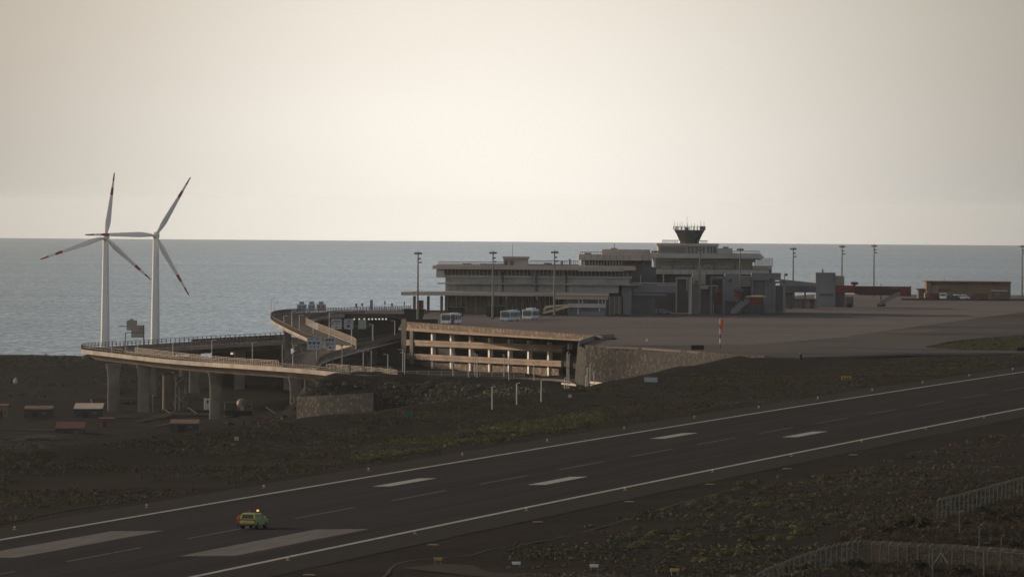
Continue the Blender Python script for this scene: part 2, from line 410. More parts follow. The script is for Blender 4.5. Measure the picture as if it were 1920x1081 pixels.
mr0 = t.nodes.new('ShaderNodeMapRange'); mr0.inputs[1].default_value = -312; mr0.inputs[2].default_value = -298; mr0.inputs[3].default_value = 1.0; mr0.inputs[4].default_value = 0.0; t.links.new(dt.outputs['Value'], mr0.inputs[0])
nl = t.nodes.new('ShaderNodeTexNoise'); nl.inputs['Scale'].default_value = 0.5; nl.inputs['Detail'].default_value = 6; t.links.new(ge.outputs['Position'], nl.inputs['Vector'])
rl = t.nodes.new('ShaderNodeValToRGB'); rl.color_ramp.elements[0].position = 0.35; rl.color_ramp.elements[0].color = (0.0085, 0.0078, 0.0080, 1); rl.color_ramp.elements[1].position = 0.7; rl.color_ramp.elements[1].color = (0.022, 0.0185, 0.017, 1); t.links.new(nl.outputs['Fac'], rl.inputs[0])
ml = t.nodes.new('ShaderNodeMixRGB'); t.links.new(mr0.outputs[0], ml.inputs[0]); t.links.new(old, ml.inputs[1]); t.links.new(rl.outputs[0], ml.inputs[2]); t.links.new(ml.outputs[0], bs.inputs['Base Color'])
ground = gridmesh('ground', V, len(gx_), len(gy_), M_soil)

# ------------------------------------------------------------------ runway
def strip(name, s0, s1, w0, w1, dz, m, n=60):
    ss_ = np.linspace(s0, s1, n); V = []
    for a in ss_: V += [RW(a, w0, dz), RW(a, w1, dz)]
    mb = MB(); mb.add(V, [(2 * i, 2 * i + 1, 2 * i + 3, 2 * i + 2) for i in range(n - 1)]); return mb
M_asph = mat('runway_asphalt', (0.0085, 0.0076, 0.0088), (0.0215, 0.0190, 0.0212), 1.0, 0.75, stretch=(70, 1.3, 10, TR), c3=(0.0200, 0.0178, 0.0198), scale3=0.25, c3s=True, spec=0.02)
M_shld = mat('shoulder_asphalt', (0.023, 0.020, 0.0185), (0.030, 0.026, 0.0235), 0.4, 0.85, spec=0.02)
struct('runway', strip('runway', 200, 3000, -240.9, -195.4, 0.05, M_asph), M_asph)
struct('runway_shoulder', strip('s', 200, 3000, -195.4, -188.0, 0.045, M_shld), M_shld)
struct('runway_shoulder', strip('s', 200, 3000, -249.0, -240.9, 0.045, M_shld), M_shld)
M_paint = mat('white_paint', (0.42, 0.41, 0.39), (0.22, 0.212, 0.202), 1.6, 0.7, spec=0.05)
M_worn = mat('worn_paint', (0.110, 0.102, 0.098), (0.062, 0.057, 0.055), 0.7, 0.8, stretch=(8, 0.9, 5, TR))
M_faint = mat('faint_paint', (0.10, 0.092, 0.088), (0.05, 0.046, 0.045), 0.5, 0.8)
def marking(name, mb, m): return struct(name, mb, m)
marking('runway_edge_stripe', strip('e', 300, 2800, -196.6, -195.7, 0.056, M_paint), M_paint)
marking('runway_edge_stripe', strip('e', 300, 2800, -240.6, -239.7, 0.056, M_paint), M_paint)
cl_ = MB()
for k in range(-8, 30):
    a = 894 + 50.0 * k
    c = strip('c', a, a + 30, -218.6, -218.1, 0.056, None, 3); cl_.add(c.v, c.f)
marking('runway_centre_line', cl_, M_faint)
for w0 in (-231.6, -211.2):
    tz = MB()
    for a in (990, 1174):
        c = strip('t', a, a + 27, w0, w0 + 2.4, 0.056, None, 3); tz.add(c.v, c.f)
    marking('touchdown_zone_marking', tz, M_paint)
    c = strip('a', 803.5, 864.5, w0 - 1.0 if w0 < -220 else w0 + 2.4, w0 + 5.2 if w0 < -220 else w0 + 8.6, 0.056, None, 4)
    marking('aiming_point_marking', c, M_worn)
ed = MB()      # paving seams
for w0, a, b in ((-229.5, 880, 1400), (-205.5, 700, 1500), (-224.6, 1000, 1700), (-212.5, 760, 1300)):
    c = strip('d', a, b, w0, w0 + 0.12, 0.054, None, 20); ed.add(c.v, c.f)
marking('paving_seam', ed, mat('seam', (0.032, 0.029, 0.028), (0.022, 0.02, 0.02), 0.1, 0.8))

# ------------------------------------------------------------------ apron
M_apron = mat('apron_concrete', (0.135, 0.118, 0.117), (0.165, 0.145, 0.144), 0.05, 0.85, c3=(0.120, 0.106, 0.106), scale3=0.02, spec=0.02)
M_taxi = mat('taxiway_asphalt', (0.078, 0.070, 0.069), (0.105, 0.094, 0.093), 0.05, 0.85, stretch=(60, 5, 10, TR), c3=(0.06, 0.054, 0.053), scale3=0.015, spec=0.02)
def sheet(name, pts, z, m, th=0.25):
    mb = MB(); mb.prism([(p[0], p[1], z) for p in pts], (0, 0, -th)); return struct(name, mb, m)
CPA, CPB = P(762, 603, 2140), P(1128, 636, 1990)       # car park front edge, its two ends
WALL = [G(1435, 668, APZ), G(1360, 663, APZ), G(1280, 656.5, APZ), G(1200, 651, APZ), G(1120, 648, APZ), G(1096, 646.5, APZ), G(1084, 642, APZ), G(1100, 636.5, APZ), G(1150, 629, APZ)]
WALL = [Vector((p.x, p.y, APZ)) for p in WALL]
edge = [(p.x, p.y) for p in WALL]
apron_pts = edge + [(CPB.x + 4, CPB.y + 6), (CPA.x + 1.0, CPA.y + 2), (-31, 2160), (-33, 2500), (40, 2600), (122, 3135), (480, 3150), (480, 2050), (300, 1960)] + [tuple(G(u, y, APZ)[:2]) for u, y in ((1915, 661), (1800, 661), (1700, 662), (1620, 665), (1500, 668.5))]
sheet('apron', apron_pts, APZ, M_apron, 0.5)
# darker asphalt taxi lane along the near side of the apron and out to the right
lane = [tuple(G(u, y, APZ)[:2]) for u, y in ((1440, 667.6), (1500, 667), (1620, 664), (1700, 661.5), (1800, 660.6), (1915, 660.6), (2300, 655), (2300, 590), (1920, 585), (1760, 606), (1560, 634), (1400, 646), (1200, 647), (1130, 646.5), (1205, 650), (1282, 655.5), (1362, 662))]
sheet('taxiway', lane, APZ + 0.03, M_taxi, 0.02)
isl = [tuple(G(u, y, APZ)[:2]) for u, y in ((1735, 650), (1780, 640), (1850, 633), (1920, 627.5), (2300, 622), (2300, 657), (1920, 657.5), (1810, 655))]
sheet('grass_island', isl, APZ + 0.06, M_soil, 0.05)
tx = MB()      # taxi connection running down to the runway on the right
M_yl = mat('yellow_paint', (0.30, 0.20, 0.10), (0.24, 0.15, 0.07), 0.5, 0.7)
M_rl = mat('orange_paint', (0.36, 0.19, 0.12), (0.28, 0.14, 0.08), 0.5, 0.7)
def apron_line(pts, wd, m, name, dz=0.045):
    mb = MB()
    for (u0, y0), (u1, y1) in zip(pts[:-1], pts[1:]):
        a, b = G(u0, y0, APZ + dz), G(u1, y1, APZ + dz); d = (b - a); d.z = 0; n = Vector((-d.y, d.x, 0)).normalized() * wd / 2
        mb.add([a - n, b - n, b + n, a + n], [(0, 1, 2, 3)])
    return struct(name, mb, m)
apron_line([(1665, 621.5), (1720, 621.2), (1745, 620.6)], 2.2, M_rl, 'apron_marking')
apron_line([(1690, 618.6), (1770, 617.4)], 1.2, M_rl, 'apron_marking')
apron_line([(1765, 610.6), (1803, 610.4)], 1.0, M_rl, 'apron_marking'); apron_line([(1810, 610.2), (1842, 609.9)], 1.0, M_rl, 'apron_marking')
apron_line([(1880, 604.3), (1906, 604.2)], 1.0, M_rl, 'apron_marking')
apron_line([(1566, 631.0), (1600, 632.0)], 1.6, M_rl, 'apron_marking')
apron_line([(1230, 634.5), (1345, 626.0), (1480, 615.5), (1560, 609.5), (1660, 603), (1760, 594.5)], 0.45, M_yl, 'taxi_line')
apron_line([(1150, 616), (1340, 622), (1480, 628)], 0.4, M_yl, 'taxi_line')
apron_line([(1440, 618), (1580, 612.5), (1700, 596)], 0.4, M_yl, 'taxi_line')
apron_line([(1590, 653.5), (1606, 654)], 1.2, M_rl, 'apron_marking')
apron_line([(1215, 643.5), (1227, 643.5)], 2.2, M_rl, 'apron_marking')

# ------------------------------------------------------------------ ground-cover scrub (uncountable)
def scatter(name, pts, rmin, rmax, leaves, lsize, m, seed, label, flat=0.7, bump=True, blade=False):
    rg = np.random.RandomState(seed); n = len(pts)
    r = rmin + (rmax - rmin) * rg.rand(n) ** 2.2
    cx = np.repeat(pts[:, 0], leaves); cy = np.repeat(pts[:, 1], leaves); rr_ = np.repeat(r, leaves)
    cz = np.repeat(height(pts[:, 0], pts[:, 1]) if bump else pts[:, 2], leaves)
    k = n * leaves
    d = rg.normal(size=(k, 3)); d[:, 2] = np.abs(d[:, 2]); d /= np.linalg.norm(d, axis=1)[:, None]
    q = 0.55 + 0.5 * rg.rand(k)
    c = np.stack([cx + d[:, 0] * rr_ * q, cy + d[:, 1] * rr_ * q, cz + d[:, 2] * rr_ * q * flat], 1)
    a = np.cross(d, rg.normal(size=(k, 3))); a /= np.linalg.norm(a, axis=1)[:, None]
    b = np.cross(d + 0.5 * rg.normal(size=(k, 3)), a); b /= np.linalg.norm(b, axis=1)[:, None]
    s = (rr_ * lsize * (0.6 + 0.8 * rg.rand(k)))[:, None]
    if blade:      # grass blades and twigs: long, thin and leaning outwards and up
        b = d * 0.6 + np.array([0, 0, 0.9]) + 0.35 * rg.normal(size=(k, 3)); b /= np.linalg.norm(b, axis=1)[:, None]
        a = np.cross(b, rg.normal(size=(k, 3))); a /= np.linalg.norm(a, axis=1)[:, None]; a = a * 0.22; b = b * 2.4
    v = np.stack([c - a * s, c - b * s * 0.8, c + a * s, c + b * s * 0.8], 1).reshape(-1, 3)
    me = bpy.data.meshes.new(name); me.vertices.add(len(v)); me.vertices.foreach_set('co', v.ravel())
    me.loops.add(len(v)); me.loops.foreach_set('vertex_index', np.arange(len(v)))
    me.polygons.add(k); me.polygons.foreach_set('loop_start', np.arange(0, len(v), 4)); me.polygons.foreach_set('loop_total', np.full(k, 4))
    me.update(); me.materials.append(m)
    o = bpy.data.objects.new(name, me); COL.objects.link(o)
    return tag(o, label, 'plants', kind='stuff')
def cluster(x, y, s, thr, seed):
    return vnoise(x + 5000, y, s, seed) * 0.6 + vnoise(x + 5000, y, s * 0.37, seed + 1) * 0.4 > thr
M_scrub = foliage('scrub_leaves', [(0.050, 0.038, 0.027), (0.085, 0.070, 0.040), (0.062, 0.060, 0.034), (0.115, 0.105, 0.054)], 0.05)
M_scrub3 = foliage('tan_scrub_leaves', [(0.060, 0.046, 0.032), (0.105, 0.088, 0.052), (0.080, 0.076, 0.044), (0.13, 0.118, 0.068)], 0.06)
M_scrub2 = foliage('green_scrub_leaves', [(0.060, 0.060, 0.030), (0.105, 0.105, 0.040), (0.14, 0.14, 0.055), (0.08, 0.09, 0.05)], 0.12)
M_bush2 = foliage('slope_bush_leaves', [(0.045, 0.042, 0.030), (0.10, 0.092, 0.060), (0.068, 0.072, 0.046), (0.125, 0.115, 0.078)], 0.12)
M_bush = foliage('hill_bush_leaves', [(0.035, 0.033, 0.024), (0.070, 0.064, 0.042), (0.05, 0.055, 0.036), (0.085, 0.078, 0.055)], 0.08)
rg = np.random.RandomState(11)
s_ = rg.uniform(780, 2050, 60000); w_ = rg.uniform(-303, -252, 60000)
w_ = np.minimum(w_ - 14 * ss((s_ - 1500) / 250) * rg.rand(60000), -252)
x_, y_ = s_ * ST + w_ * CT, s_ * CT - w_ * ST
keep = cluster(x_, y_, 14, 0.46, 4) & (np.abs(x_ / y_) < 0.085)
keep &= ~((x_ / y_ > 0.032) & (w_ < -290))
pts = np.stack([x_, y_], 1)[keep][:17000]
scatter('scrub', pts, 0.22, 0.62, 20, 0.2, M_scrub, 1, 'low brown and olive scrub covering the strip beyond the runway')
s_ = rg.uniform(930, 1330, 9000); w_ = -256 - rg.rand(9000) ** 1.6 * 16
x_, y_ = s_ * ST + w_ * CT, s_ * CT - w_ * ST
k2 = cluster(x_, y_, 20, 0.42, 9) & (x_ / y_ > -0.02 - 0 * x_) & (x_ / y_ < 0.012)
scatter('scrub', np.stack([x_, y_], 1)[k2][:2600], 0.3, 0.8, 28, 0.18, M_scrub2, 2, 'yellow green scrub band along the far runway shoulder')
s_ = rg.uniform(600, 1500, 60000); w_ = -178 + rg.rand(60000) * 70
x_, y_ = s_ * ST + w_ * CT, s_ * CT - w_ * ST
k3 = cluster(x_, y_, 9, 0.47, 21) & (np.abs(x_ / y_) < 0.08) & (x_ / y_ > 0.0 + 0 * x_)
scatter('scrub', np.stack([x_, y_], 1)[k3][:9500], 0.2, 0.65, 22, 0.2, M_scrub3, 5, 'dry brown scrub scattered over the dark ground this side of the runway')
ip = []
while len(ip) < 1500:
    u, y = rg.uniform(1735, 1990), rg.uniform(628, 657)
    if y > 650 - (u - 1735) * 0.124 and y < 651 + (u - 1735) * 0.09: ip.append(G(u, y, APZ + 0.05))
scatter('scrub', np.array([tuple(p) for p in ip]), 0.3, 0.65, 22, 0.2, M_scrub2, 6, 'olive green scrub on the island of soil beside the taxiway', bump=False)
x_ = rg.uniform(-60, 30, 16000); y_ = rg.uniform(1790, 2010, 16000)
hh = height(x_, y_); k4 = (hh > 11.5) & (hh < 22.9) & cluster(x_, y_, 9, 0.36, 31) & (W(x_, y_) < -330)
scatter('hillside_bushes', np.stack([x_, y_], 1)[k4][:6000], 0.6, 1.8, 34, 0.17, M_bush2, 8, 'dark bushes crowding the slope below the car park road')
x_ = rg.uniform(-190, 0, 16000); y_ = rg.uniform(1400, 2560, 16000)
k5 = (W(x_, y_) < -335) & (height(x_, y_) < 19.5) & cluster(x_, y_, 26, 0.47, 41) & ((y_ < 1915) | (y_ > 2260)) & (np.abs(x_ / y_) < 0.09)
scatter('valley_bushes', np.stack([x_, y_], 1)[k5][:5500], 0.5, 1.5, 30, 0.17, M_bush, 9, 'dark low bushes on the lava ground of the hollow and its far ridge')

# worn dirt tracks and bare patches in the yard below the viaduct
M_dirt = mat('dirt_track', (0.075, 0.058, 0.043), (0.04, 0.031, 0.025), 0.25, 0.95, c3=(0.028, 0.022, 0.018), scale3=0.12, spec=0.02)
for nm, pts_, wd in (('dirt_track', ((-60, 806), (40, 804), (95, 806), (150, 800)), 16), ('dirt_track', ((255, 789), (320, 783), (390, 782), (450, 784)), 24), ('dirt_track', ((270, 803), (320, 797), (380, 792), (420, 790)), 18), ('dirt_track', ((0, 826), (60, 822), (120, 824)), 12)):
    c = resample_(spline([GT(u, y, 1500) for u, y in pts_], 8), 40); mb = MB(); V = []
    for i, p in enumerate(c):
        k = wd * (0.35 + 0.65 * vnoise(np.array([i * 3.1]), np.array([wd * 1.7]), 5, 12)[0]) / 2 * min(1, i / 4, (39 - i) / 4)
        for j in range(5):
            y_ = p.y + (j - 2) / 2 * k; V.append((p.x, y_, None))
    hh = height(np.array([v[0] for v in V]), np.array([v[1] for v in V]))
    nz = (vnoise(np.array([v[0] for v in V]), np.array([v[1] for v in V]), 9, 1) - 0.5) * 0.85 + (vnoise(np.array([v[0] for v in V]), np.array([v[1] for v in V]), 23, 2) - 0.5) * 1.2 * 1.2
    mb.add([(v[0], v[1], h + n + 0.3) for v, h, n in zip(V, hh, nz)], [(5 * i + j, 5 * i + j + 1, 5 * i + j + 6, 5 * i + j + 5) for i in range(39) for j in range(4)], True)
    struct(nm, mb, M_dirt)

# ------------------------------------------------------------------ shared materials
M_conc = mat('concrete', (0.42, 0.36, 0.30), (0.34, 0.29, 0.245), 0.25, 0.85, c3=(0.27, 0.235, 0.205), scale3=0.09, spec=0.05)
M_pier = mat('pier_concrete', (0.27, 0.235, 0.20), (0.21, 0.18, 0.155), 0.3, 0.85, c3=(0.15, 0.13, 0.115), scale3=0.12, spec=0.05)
M_concg = mat('grey_concrete', (0.115, 0.108, 0.102), (0.085, 0.081, 0.078), 0.2, 0.85, c3=(0.07, 0.066, 0.063), scale3=0.06)
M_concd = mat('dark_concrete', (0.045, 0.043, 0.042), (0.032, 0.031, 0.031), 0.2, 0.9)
M_road = mat('road_asphalt', (0.105, 0.092, 0.085), (0.085, 0.075, 0.069), 0.3, 0.85, spec=0.02)
M_rail = mat('railing_paint', (0.52, 0.43, 0.32), (0.42, 0.34, 0.25), 0.5, 0.6)
M_raild = mat('railing_metal', (0.16, 0.13, 0.11), (0.11, 0.09, 0.08), 0.5, 0.6)
M_pole = mat('galvanised_pole', (0.68, 0.64, 0.59), (0.56, 0.53, 0.49), 0.6, 0.6)
M_poled = mat('dark_pole', (0.16, 0.15, 0.145), (0.11, 0.105, 0.10), 0.6, 0.5, metal=0.3)
M_band = mat('ochre_concrete', (0.32, 0.232, 0.18), (0.25, 0.18, 0.14), 0.22, 0.85, c3=(0.21, 0.155, 0.12), scale3=0.12)
M_cream = mat('cream_paint', (0.80, 0.76, 0.68), (0.72, 0.68, 0.60), 0.4, 0.7)
M_fasc = mat('warm_fascia', (0.46, 0.3795, 0.322), (0.3565, 0.299, 0.253), 0.12, 0.85)
M_term = mat('terminal_wall', (0.42, 0.395, 0.37), (0.32, 0.30, 0.285), 0.12, 0.85)
M_termd = mat('terminal_dark', (0.1071, 0.1071, 0.1122), (0.0765, 0.0765, 0.0842), 0.15, 0.8)
M_slate = mat('slate_grey_panel', (0.2016, 0.1988, 0.2128), (0.1568, 0.1568, 0.1708), 0.1, 0.8)
M_olive = mat('olive_panel', (0.3079, 0.3079, 0.2536), (0.2463, 0.2463, 0.2101), 0.12, 0.8)
M_glass = mat('dark_glass', (0.0528, 0.06, 0.0672), (0.0912, 0.096, 0.1032), 0.15, 0.25, spec=0.4)
M_glass2 = mat('pale_glass', (0.3475, 0.3633, 0.3538), (0.2211, 0.2306, 0.2306), 0.25, 0.3, spec=0.4)
M_teal = mat('green_glass', (0.045, 0.12, 0.11), (0.025, 0.06, 0.058), 0.5, 0.2, spec=0.5)
M_white = mat('white_metal', (0.62, 0.61, 0.60), (0.55, 0.54, 0.53), 0.4, 0.5)
M_black = mat('black_rubber', (0.012, 0.012, 0.013), (0.018, 0.018, 0.018), 2.0, 0.85)
M_red = mat('red_paint', (0.17, 0.036, 0.034), (0.13, 0.03, 0.029), 0.3, 0.55)
M_brick = mat('rust_red_sheet', (0.16, 0.06, 0.045), (0.11, 0.042, 0.034), 0.4, 0.8)
M_brown = mat('brown_sheet', (0.17, 0.105, 0.07), (0.11, 0.07, 0.05), 0.3, 0.85)
M_signw = mat('sign_white', (0.46, 0.45, 0.42), (0.42, 0.41, 0.39), 0.5, 0.6)
M_signb = mat('sign_pale_blue', (0.36, 0.40, 0.42), (0.32, 0.36, 0.38), 0.5, 0.6)
M_signg = mat('sign_back_grey', (0.34, 0.295, 0.255), (0.28, 0.245, 0.215), 0.5, 0.7)
M_mark = mat('sign_lettering', (0.03, 0.035, 0.045), None, 1.0, 0.6)
M_yel = mat('yellow_paint_panel', (0.62, 0.40, 0.03), (0.52, 0.33, 0.03), 0.5, 0.5)
M_orange = mat('orange_cloth', (0.75, 0.13, 0.05), (0.6, 0.10, 0.04), 3.0, 0.8)
M_stone = stone('volcanic_stone', [(0.020, 0.0185, 0.0175), (0.038, 0.034, 0.032), (0.015, 0.014, 0.0135), (0.105, 0.096, 0.088), (0.027, 0.024, 0.023)], 1.25)
M_stonew = stone('sandstone_cladding', [(0.20, 0.14, 0.10), (0.12, 0.083, 0.062), (0.30, 0.235, 0.175), (0.155, 0.108, 0.08)], 0.9, (0.10, 0.075, 0.055))

def resample(pts, n):
    pts = [Vector(p) for p in pts]; L = [0.0]
    for a, b in zip(pts[:-1], pts[1:]): L.append(L[-1] + (b - a).length)
    out = []; k = 0
    for i in range(n):
        t = L[-1] * i / (n - 1)
        while k < len(L) - 2 and L[k + 1] < t: k += 1
        f = (t - L[k]) / max(1e-9, L[k + 1] - L[k]); out.append(pts[k].lerp(pts[k + 1], f))
    return out
def offset(pts, wd, drop=0.0):      # parallel line to the right of the direction of travel
    out = []
    for i, p in enumerate(pts):
        t = pts[min(i + 1, len(pts) - 1)] - pts[max(i - 1, 0)]; t.z = 0; t.normalize()
        out.append(p + Vector((t.y, -t.x, 0)) * wd - Vector((0, 0, drop)))
    return out
def deck(root, A, B, th=0.95, gird=1.6, m=None, name='deck'):
    rings = []; top = []
    for a, b in zip(A, B):
        c = b - a; wd = c.length; c = c.normalized(); z = Vector((0, 0, 1)); k = min(0.4, wd * 0.2)
        g = max(0.25 * wd, 1.0)
        rings.append([a + z * 0.22, a - z * th, a + c * min(1.4, g) - z * (th + 0.15), a + c * (g + 0.8) - z * (th + gird), b - c * (g + 0.8) - z * (th + gird), b - c * min(1.4, g) - z * (th + 0.15), b - z * th, b + z * 0.22, b - c * k + z * 0.22, b - c * k, a + c * k, a + c * k + z * 0.22])
        top += [a + c * k + z * 0.02, b - c * k + z * 0.02]
    mb = MB().loft(rings); d = mb.build(name, m or M_conc, root)
    t = MB(); t.add(top, [(2 * i, 2 * i + 1, 2 * i + 3, 2 * i + 2) for i in range(len(A) - 1)]); t.build('road_surface', M_road, root)
    return d
def railing(root, pts, m, h=1.15, gap=2.0, rails=2, postw=0.16, railw=0.10, name='railing', zoff=0.2):
    L = sum((b - a).length for a, b in zip(pts[:-1], pts[1:])); n = max(2, int(L / gap))
    q = resample(pts, n); mb = MB(); z = Vector((0, 0, 1))
    for p in q: mb.bar(p + z * zoff, p + z * (zoff + h), postw)
    for k in range(rails):
        zz = zoff + h * (k + 1) / rails
        for a, b in zip(q[:-1], q[1:]): mb.bar(a + z * zz, b + z * zz, railw, railw)
    return mb.build(name, m, root)
def pier(root, c, ztop, wd=3.3, dp=1.6, flare=1.25, rz=0.0, zb=None):
    zb = (hz(c[0], c[1]) - 1.5) if zb is None else zb
    rings = []
    for f, k in ((0, 1.0), (0.3, 0.97), (0.55, 0.93), (0.75, 0.96), (0.88, 1.06), (1.0, flare)):
        z = zb + (ztop - zb) * f; r = []
        for i in range(20):
            a = 2 * math.pi * i / 20; x = math.copysign(abs(math.cos(a)) ** 0.55, math.cos(a)) * wd / 2 * k; y = math.copysign(abs(math.sin(a)) ** 0.55, math.sin(a)) * dp / 2 * k
            r.append((c[0] + x * math.cos(rz) - y * math.sin(rz), c[1] + x * math.sin(rz) + y * math.cos(rz), z))
        rings.append(r)
    return MB().loft(rings, smooth=True).build('pier', M_pier, root)

# ------------------------------------------------------------------ hairpin viaduct in front
LV = [(655, 701.5, 1960), (600, 695.5, 1983), (530, 689.5, 2010), (450, 684, 2052), (400, 680.8, 2080), (350, 677.4, 2110), (300, 673, 2140), (250, 667.5, 2170), (200, 661.5, 2203), (168, 657.8, 2225), (153, 655.5, 2240), (160, 653.5, 2252), (200, 651, 2266), (250, 648, 2280), (300, 645, 2292), (350, 642, 2303), (400, 639, 2314), (450, 636.5, 2324), (500, 634, 2333), (545, 632, 2341)]
lvo = resample(spline([P(*p) for p in LV], 8), 110); lvi = offset(lvo, 12.5, 0.5)
hv = thing('hairpin_viaduct', 'long concrete road viaduct curving in a hairpin on flared piers in front of the sea', 'viaduct', (lvo[0].x, lvo[0].y, 11), world=True)
deck(hv, lvo, lvi, m=M_conc)
railing(hv, lvo[:62], M_raild, 0.95, 1.9, 2, 0.22, 0.12)
railing(hv, lvo[62:], M_raild, 1.3, 2.2, 2, 0.24, 0.12)
iu = [(p.x / p.y * FPX + 960) for p in lvi]
railing(hv, [p for p, u in zip(lvi, iu) if u > 606 and p.y < 2050], M_rail, 1.35, 3.0, 4, 0.16, 0.08)
railing(hv, [p for p, u in zip(lvi, iu) if u < 530 and p.y < 2228], M_rail, 1.35, 3.0, 4, 0.16, 0.08)
railing(hv, [p for p in lvi if p.y > 2234], M_raild, 1.0, 2.4, 2, 0.2, 0.12)
for uo in (205, 262, 397, 548):
    k = min(range(62), key=lambda i: abs(lvo[i].x / lvo[i].y * FPX + 960 - (uo - 22)))
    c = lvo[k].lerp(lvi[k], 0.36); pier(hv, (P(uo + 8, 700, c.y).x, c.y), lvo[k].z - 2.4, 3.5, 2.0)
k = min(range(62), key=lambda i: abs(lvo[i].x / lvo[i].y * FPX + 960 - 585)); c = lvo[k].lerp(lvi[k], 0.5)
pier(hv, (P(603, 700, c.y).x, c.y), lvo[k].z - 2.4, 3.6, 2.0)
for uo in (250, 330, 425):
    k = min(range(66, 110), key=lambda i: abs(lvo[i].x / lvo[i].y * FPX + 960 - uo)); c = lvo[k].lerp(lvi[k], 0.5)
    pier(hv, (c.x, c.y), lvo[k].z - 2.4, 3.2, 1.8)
ab = thing('abutment_wall', 'brown rubble stone wall round the foot of the viaduct abutment', 'wall', tuple(P(640, 790, 1936)), world=True)
AW = [(556, 783, 743, 1918), (600, 789, 742, 1908), (652, 790, 738.5, 1900), (700, 790, 736, 1894), (716, 788, 741, 1904), (708, 780, 738, 1926)]
rb = [P(u, yb, Z) for u, yb, yt, Z in AW]; rt = [P(u, yt, Z + 3) for u, yb, yt, Z in AW]
mb = MB()
for i in range(len(AW) - 1):
    n = Vector((0.2, 2.0, 0))
    mb.hexa([rb[i] - Vector((0, 0, 3)), rb[i + 1] - Vector((0, 0, 3)), rb[i + 1] + n - Vector((0, 0, 3)), rb[i] + n - Vector((0, 0, 3)), rt[i], rt[i + 1], rt[i + 1] + n, rt[i] + n])
mb.build('stone_face', M_stone, ab)
mb = MB(); tp = [Vector((p.x, p.y, p.z - 0.1)) for p in rt]; mb.prism([tuple(p) for p in tp], (0, 0, -0.4)); mb.build('earth_top', M_soil, ab)
eb = thing('end_block', 'grey concrete end block closing the right hand end of the hairpin viaduct', 'abutment', tuple(P(640, 745, 1965)), world=True)
mb = MB(); a, b = lvo[0], lvi[0]; d = (lvo[0] - lvo[3]); d.z = 0; d.normalize()
e0, e1 = lvo[5].lerp(lvi[5], 0.12), lvo[5].lerp(lvi[5], 0.88)
mb.hexa([Vector((p.x, p.y, 10)) for p in (a, e0, e1, b)] + [Vector((p.x, p.y, a.z - 1.05)) for p in (a, e0, e1, b)])
mb.build('block', M_concg, eb)
# retaining wall below the far arm of the hairpin
rw = thing('retaining_wall', 'dark ribbed retaining wall under the far arm of the hairpin road', 'wall', tuple(P(460, 680, 2335)), world=True)
mb = MB()
fr = [P(u, y, Z) for u, y, Z in ((398, 646, 2318), (450, 642, 2328), (500, 639, 2337), (545, 637, 2345))]
for a, b in zip(fr[:-1], fr[1:]):
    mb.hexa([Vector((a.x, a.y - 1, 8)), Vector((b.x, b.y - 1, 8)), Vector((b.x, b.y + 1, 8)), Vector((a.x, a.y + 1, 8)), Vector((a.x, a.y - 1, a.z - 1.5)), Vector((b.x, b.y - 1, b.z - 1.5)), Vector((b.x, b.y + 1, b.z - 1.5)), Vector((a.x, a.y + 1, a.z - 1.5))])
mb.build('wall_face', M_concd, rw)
# lit parapet of the far arm
pw = thing('parapet_wall', 'brown ribbed parapet wall along the far arm of the hairpin road', 'parapet', tuple(P(460, 640, 2322)), world=True)
mb = MB(); mr = MB()
pa = resample([P(u, y, Z) for u, y, Z in ((360, 646.5, 2306), (420, 642.5, 2318), (480, 640, 2329), (535, 637.5, 2340))], 28)
for a, b in zip(pa[:-1], pa[1:]):
    mb.bar(a + Vector((0, 0, 0.5)), b + Vector((0, 0, 0.5)), 0.5, 2.2)
    mr.bar(a + Vector((0, -0.35, -0.6)), a + Vector((0, -0.35, 1.55)), 0.3)
mb.build('panel', M_concg, pw); mr.build('rib', M_fasc, pw)

# ------------------------------------------------------------------ merging ramp and upper loop
mL = resample(spline([P(*p) for p in ((528, 688, 2014), (545, 672, 2080), (560, 664, 2118), (590, 657, 2150), (625, 652, 2166), (690, 640.5, 2200), (757, 629, 2236))], 8), 44)
mR = resample(spline([P(*p) for p in ((594, 690, 2000), (598, 681, 2035), (611, 673, 2062), (640, 664, 2090), (690, 650, 2130), (757, 633, 2190))], 8), 44)
mr_ = thing('merging_ramp', 'ramp bridge rising from the hairpin viaduct towards the car park between railings', 'ramp', tuple(mR[0]), world=True)
deck(mr_, mL, mR, 0.8, 1.2)
railing(mr_, mR, M_raild, 1.15, 1.9, 2, 0.3, 0.12); railing(mr_, [mR[i] + Vector((0, -0.25, -0.75)) for i in range(4, 44)], M_white, 0.35, 1.9, 1, 0.45, 0.02, name='drip_edge', zoff=0)
railing(mr_, mL[2:20], M_raild, 0.9, 1.6, 3, 0.2, 0.14); railing(mr_, mL[23:], M_raild, 1.0, 2.2, 2, 0.2, 0.12)
for f in (14, 24, 34):
    c = mR[f].lerp(mL[f], 0.35); pier(mr_, (c.x, c.y), c.z - 1.9, 2.6, 1.4)
lO = spline([P(*p) for p in ((770, 581.5, 2490), (700, 583, 2462), (640, 584.5, 2445), (600, 586, 2430), (560, 587, 2400), (530, 588.8, 2362), (514, 591.8, 2330), (508, 596.5, 2300), (512, 602.5, 2282), (530, 612.5, 2258), (547, 621, 2238), (563, 628.5, 2215), (580, 636, 2190), (608, 645, 2150))], 8)
lI = spline([P(*p) for p in ((770, 586.5, 2440), (700, 587.5, 2424), (650, 589.5, 2402), (617, 592, 2380), (594, 596, 2345), (580, 600.5, 2312), (573.5, 605, 2280), (577, 609.5, 2255), (594, 617.5, 2225), (620, 627.5, 2188), (645, 637.5, 2150), (661, 644, 2125), (668, 648.5, 2108))], 8)
lO, lI = resample(lO, 96), resample(lI, 96)
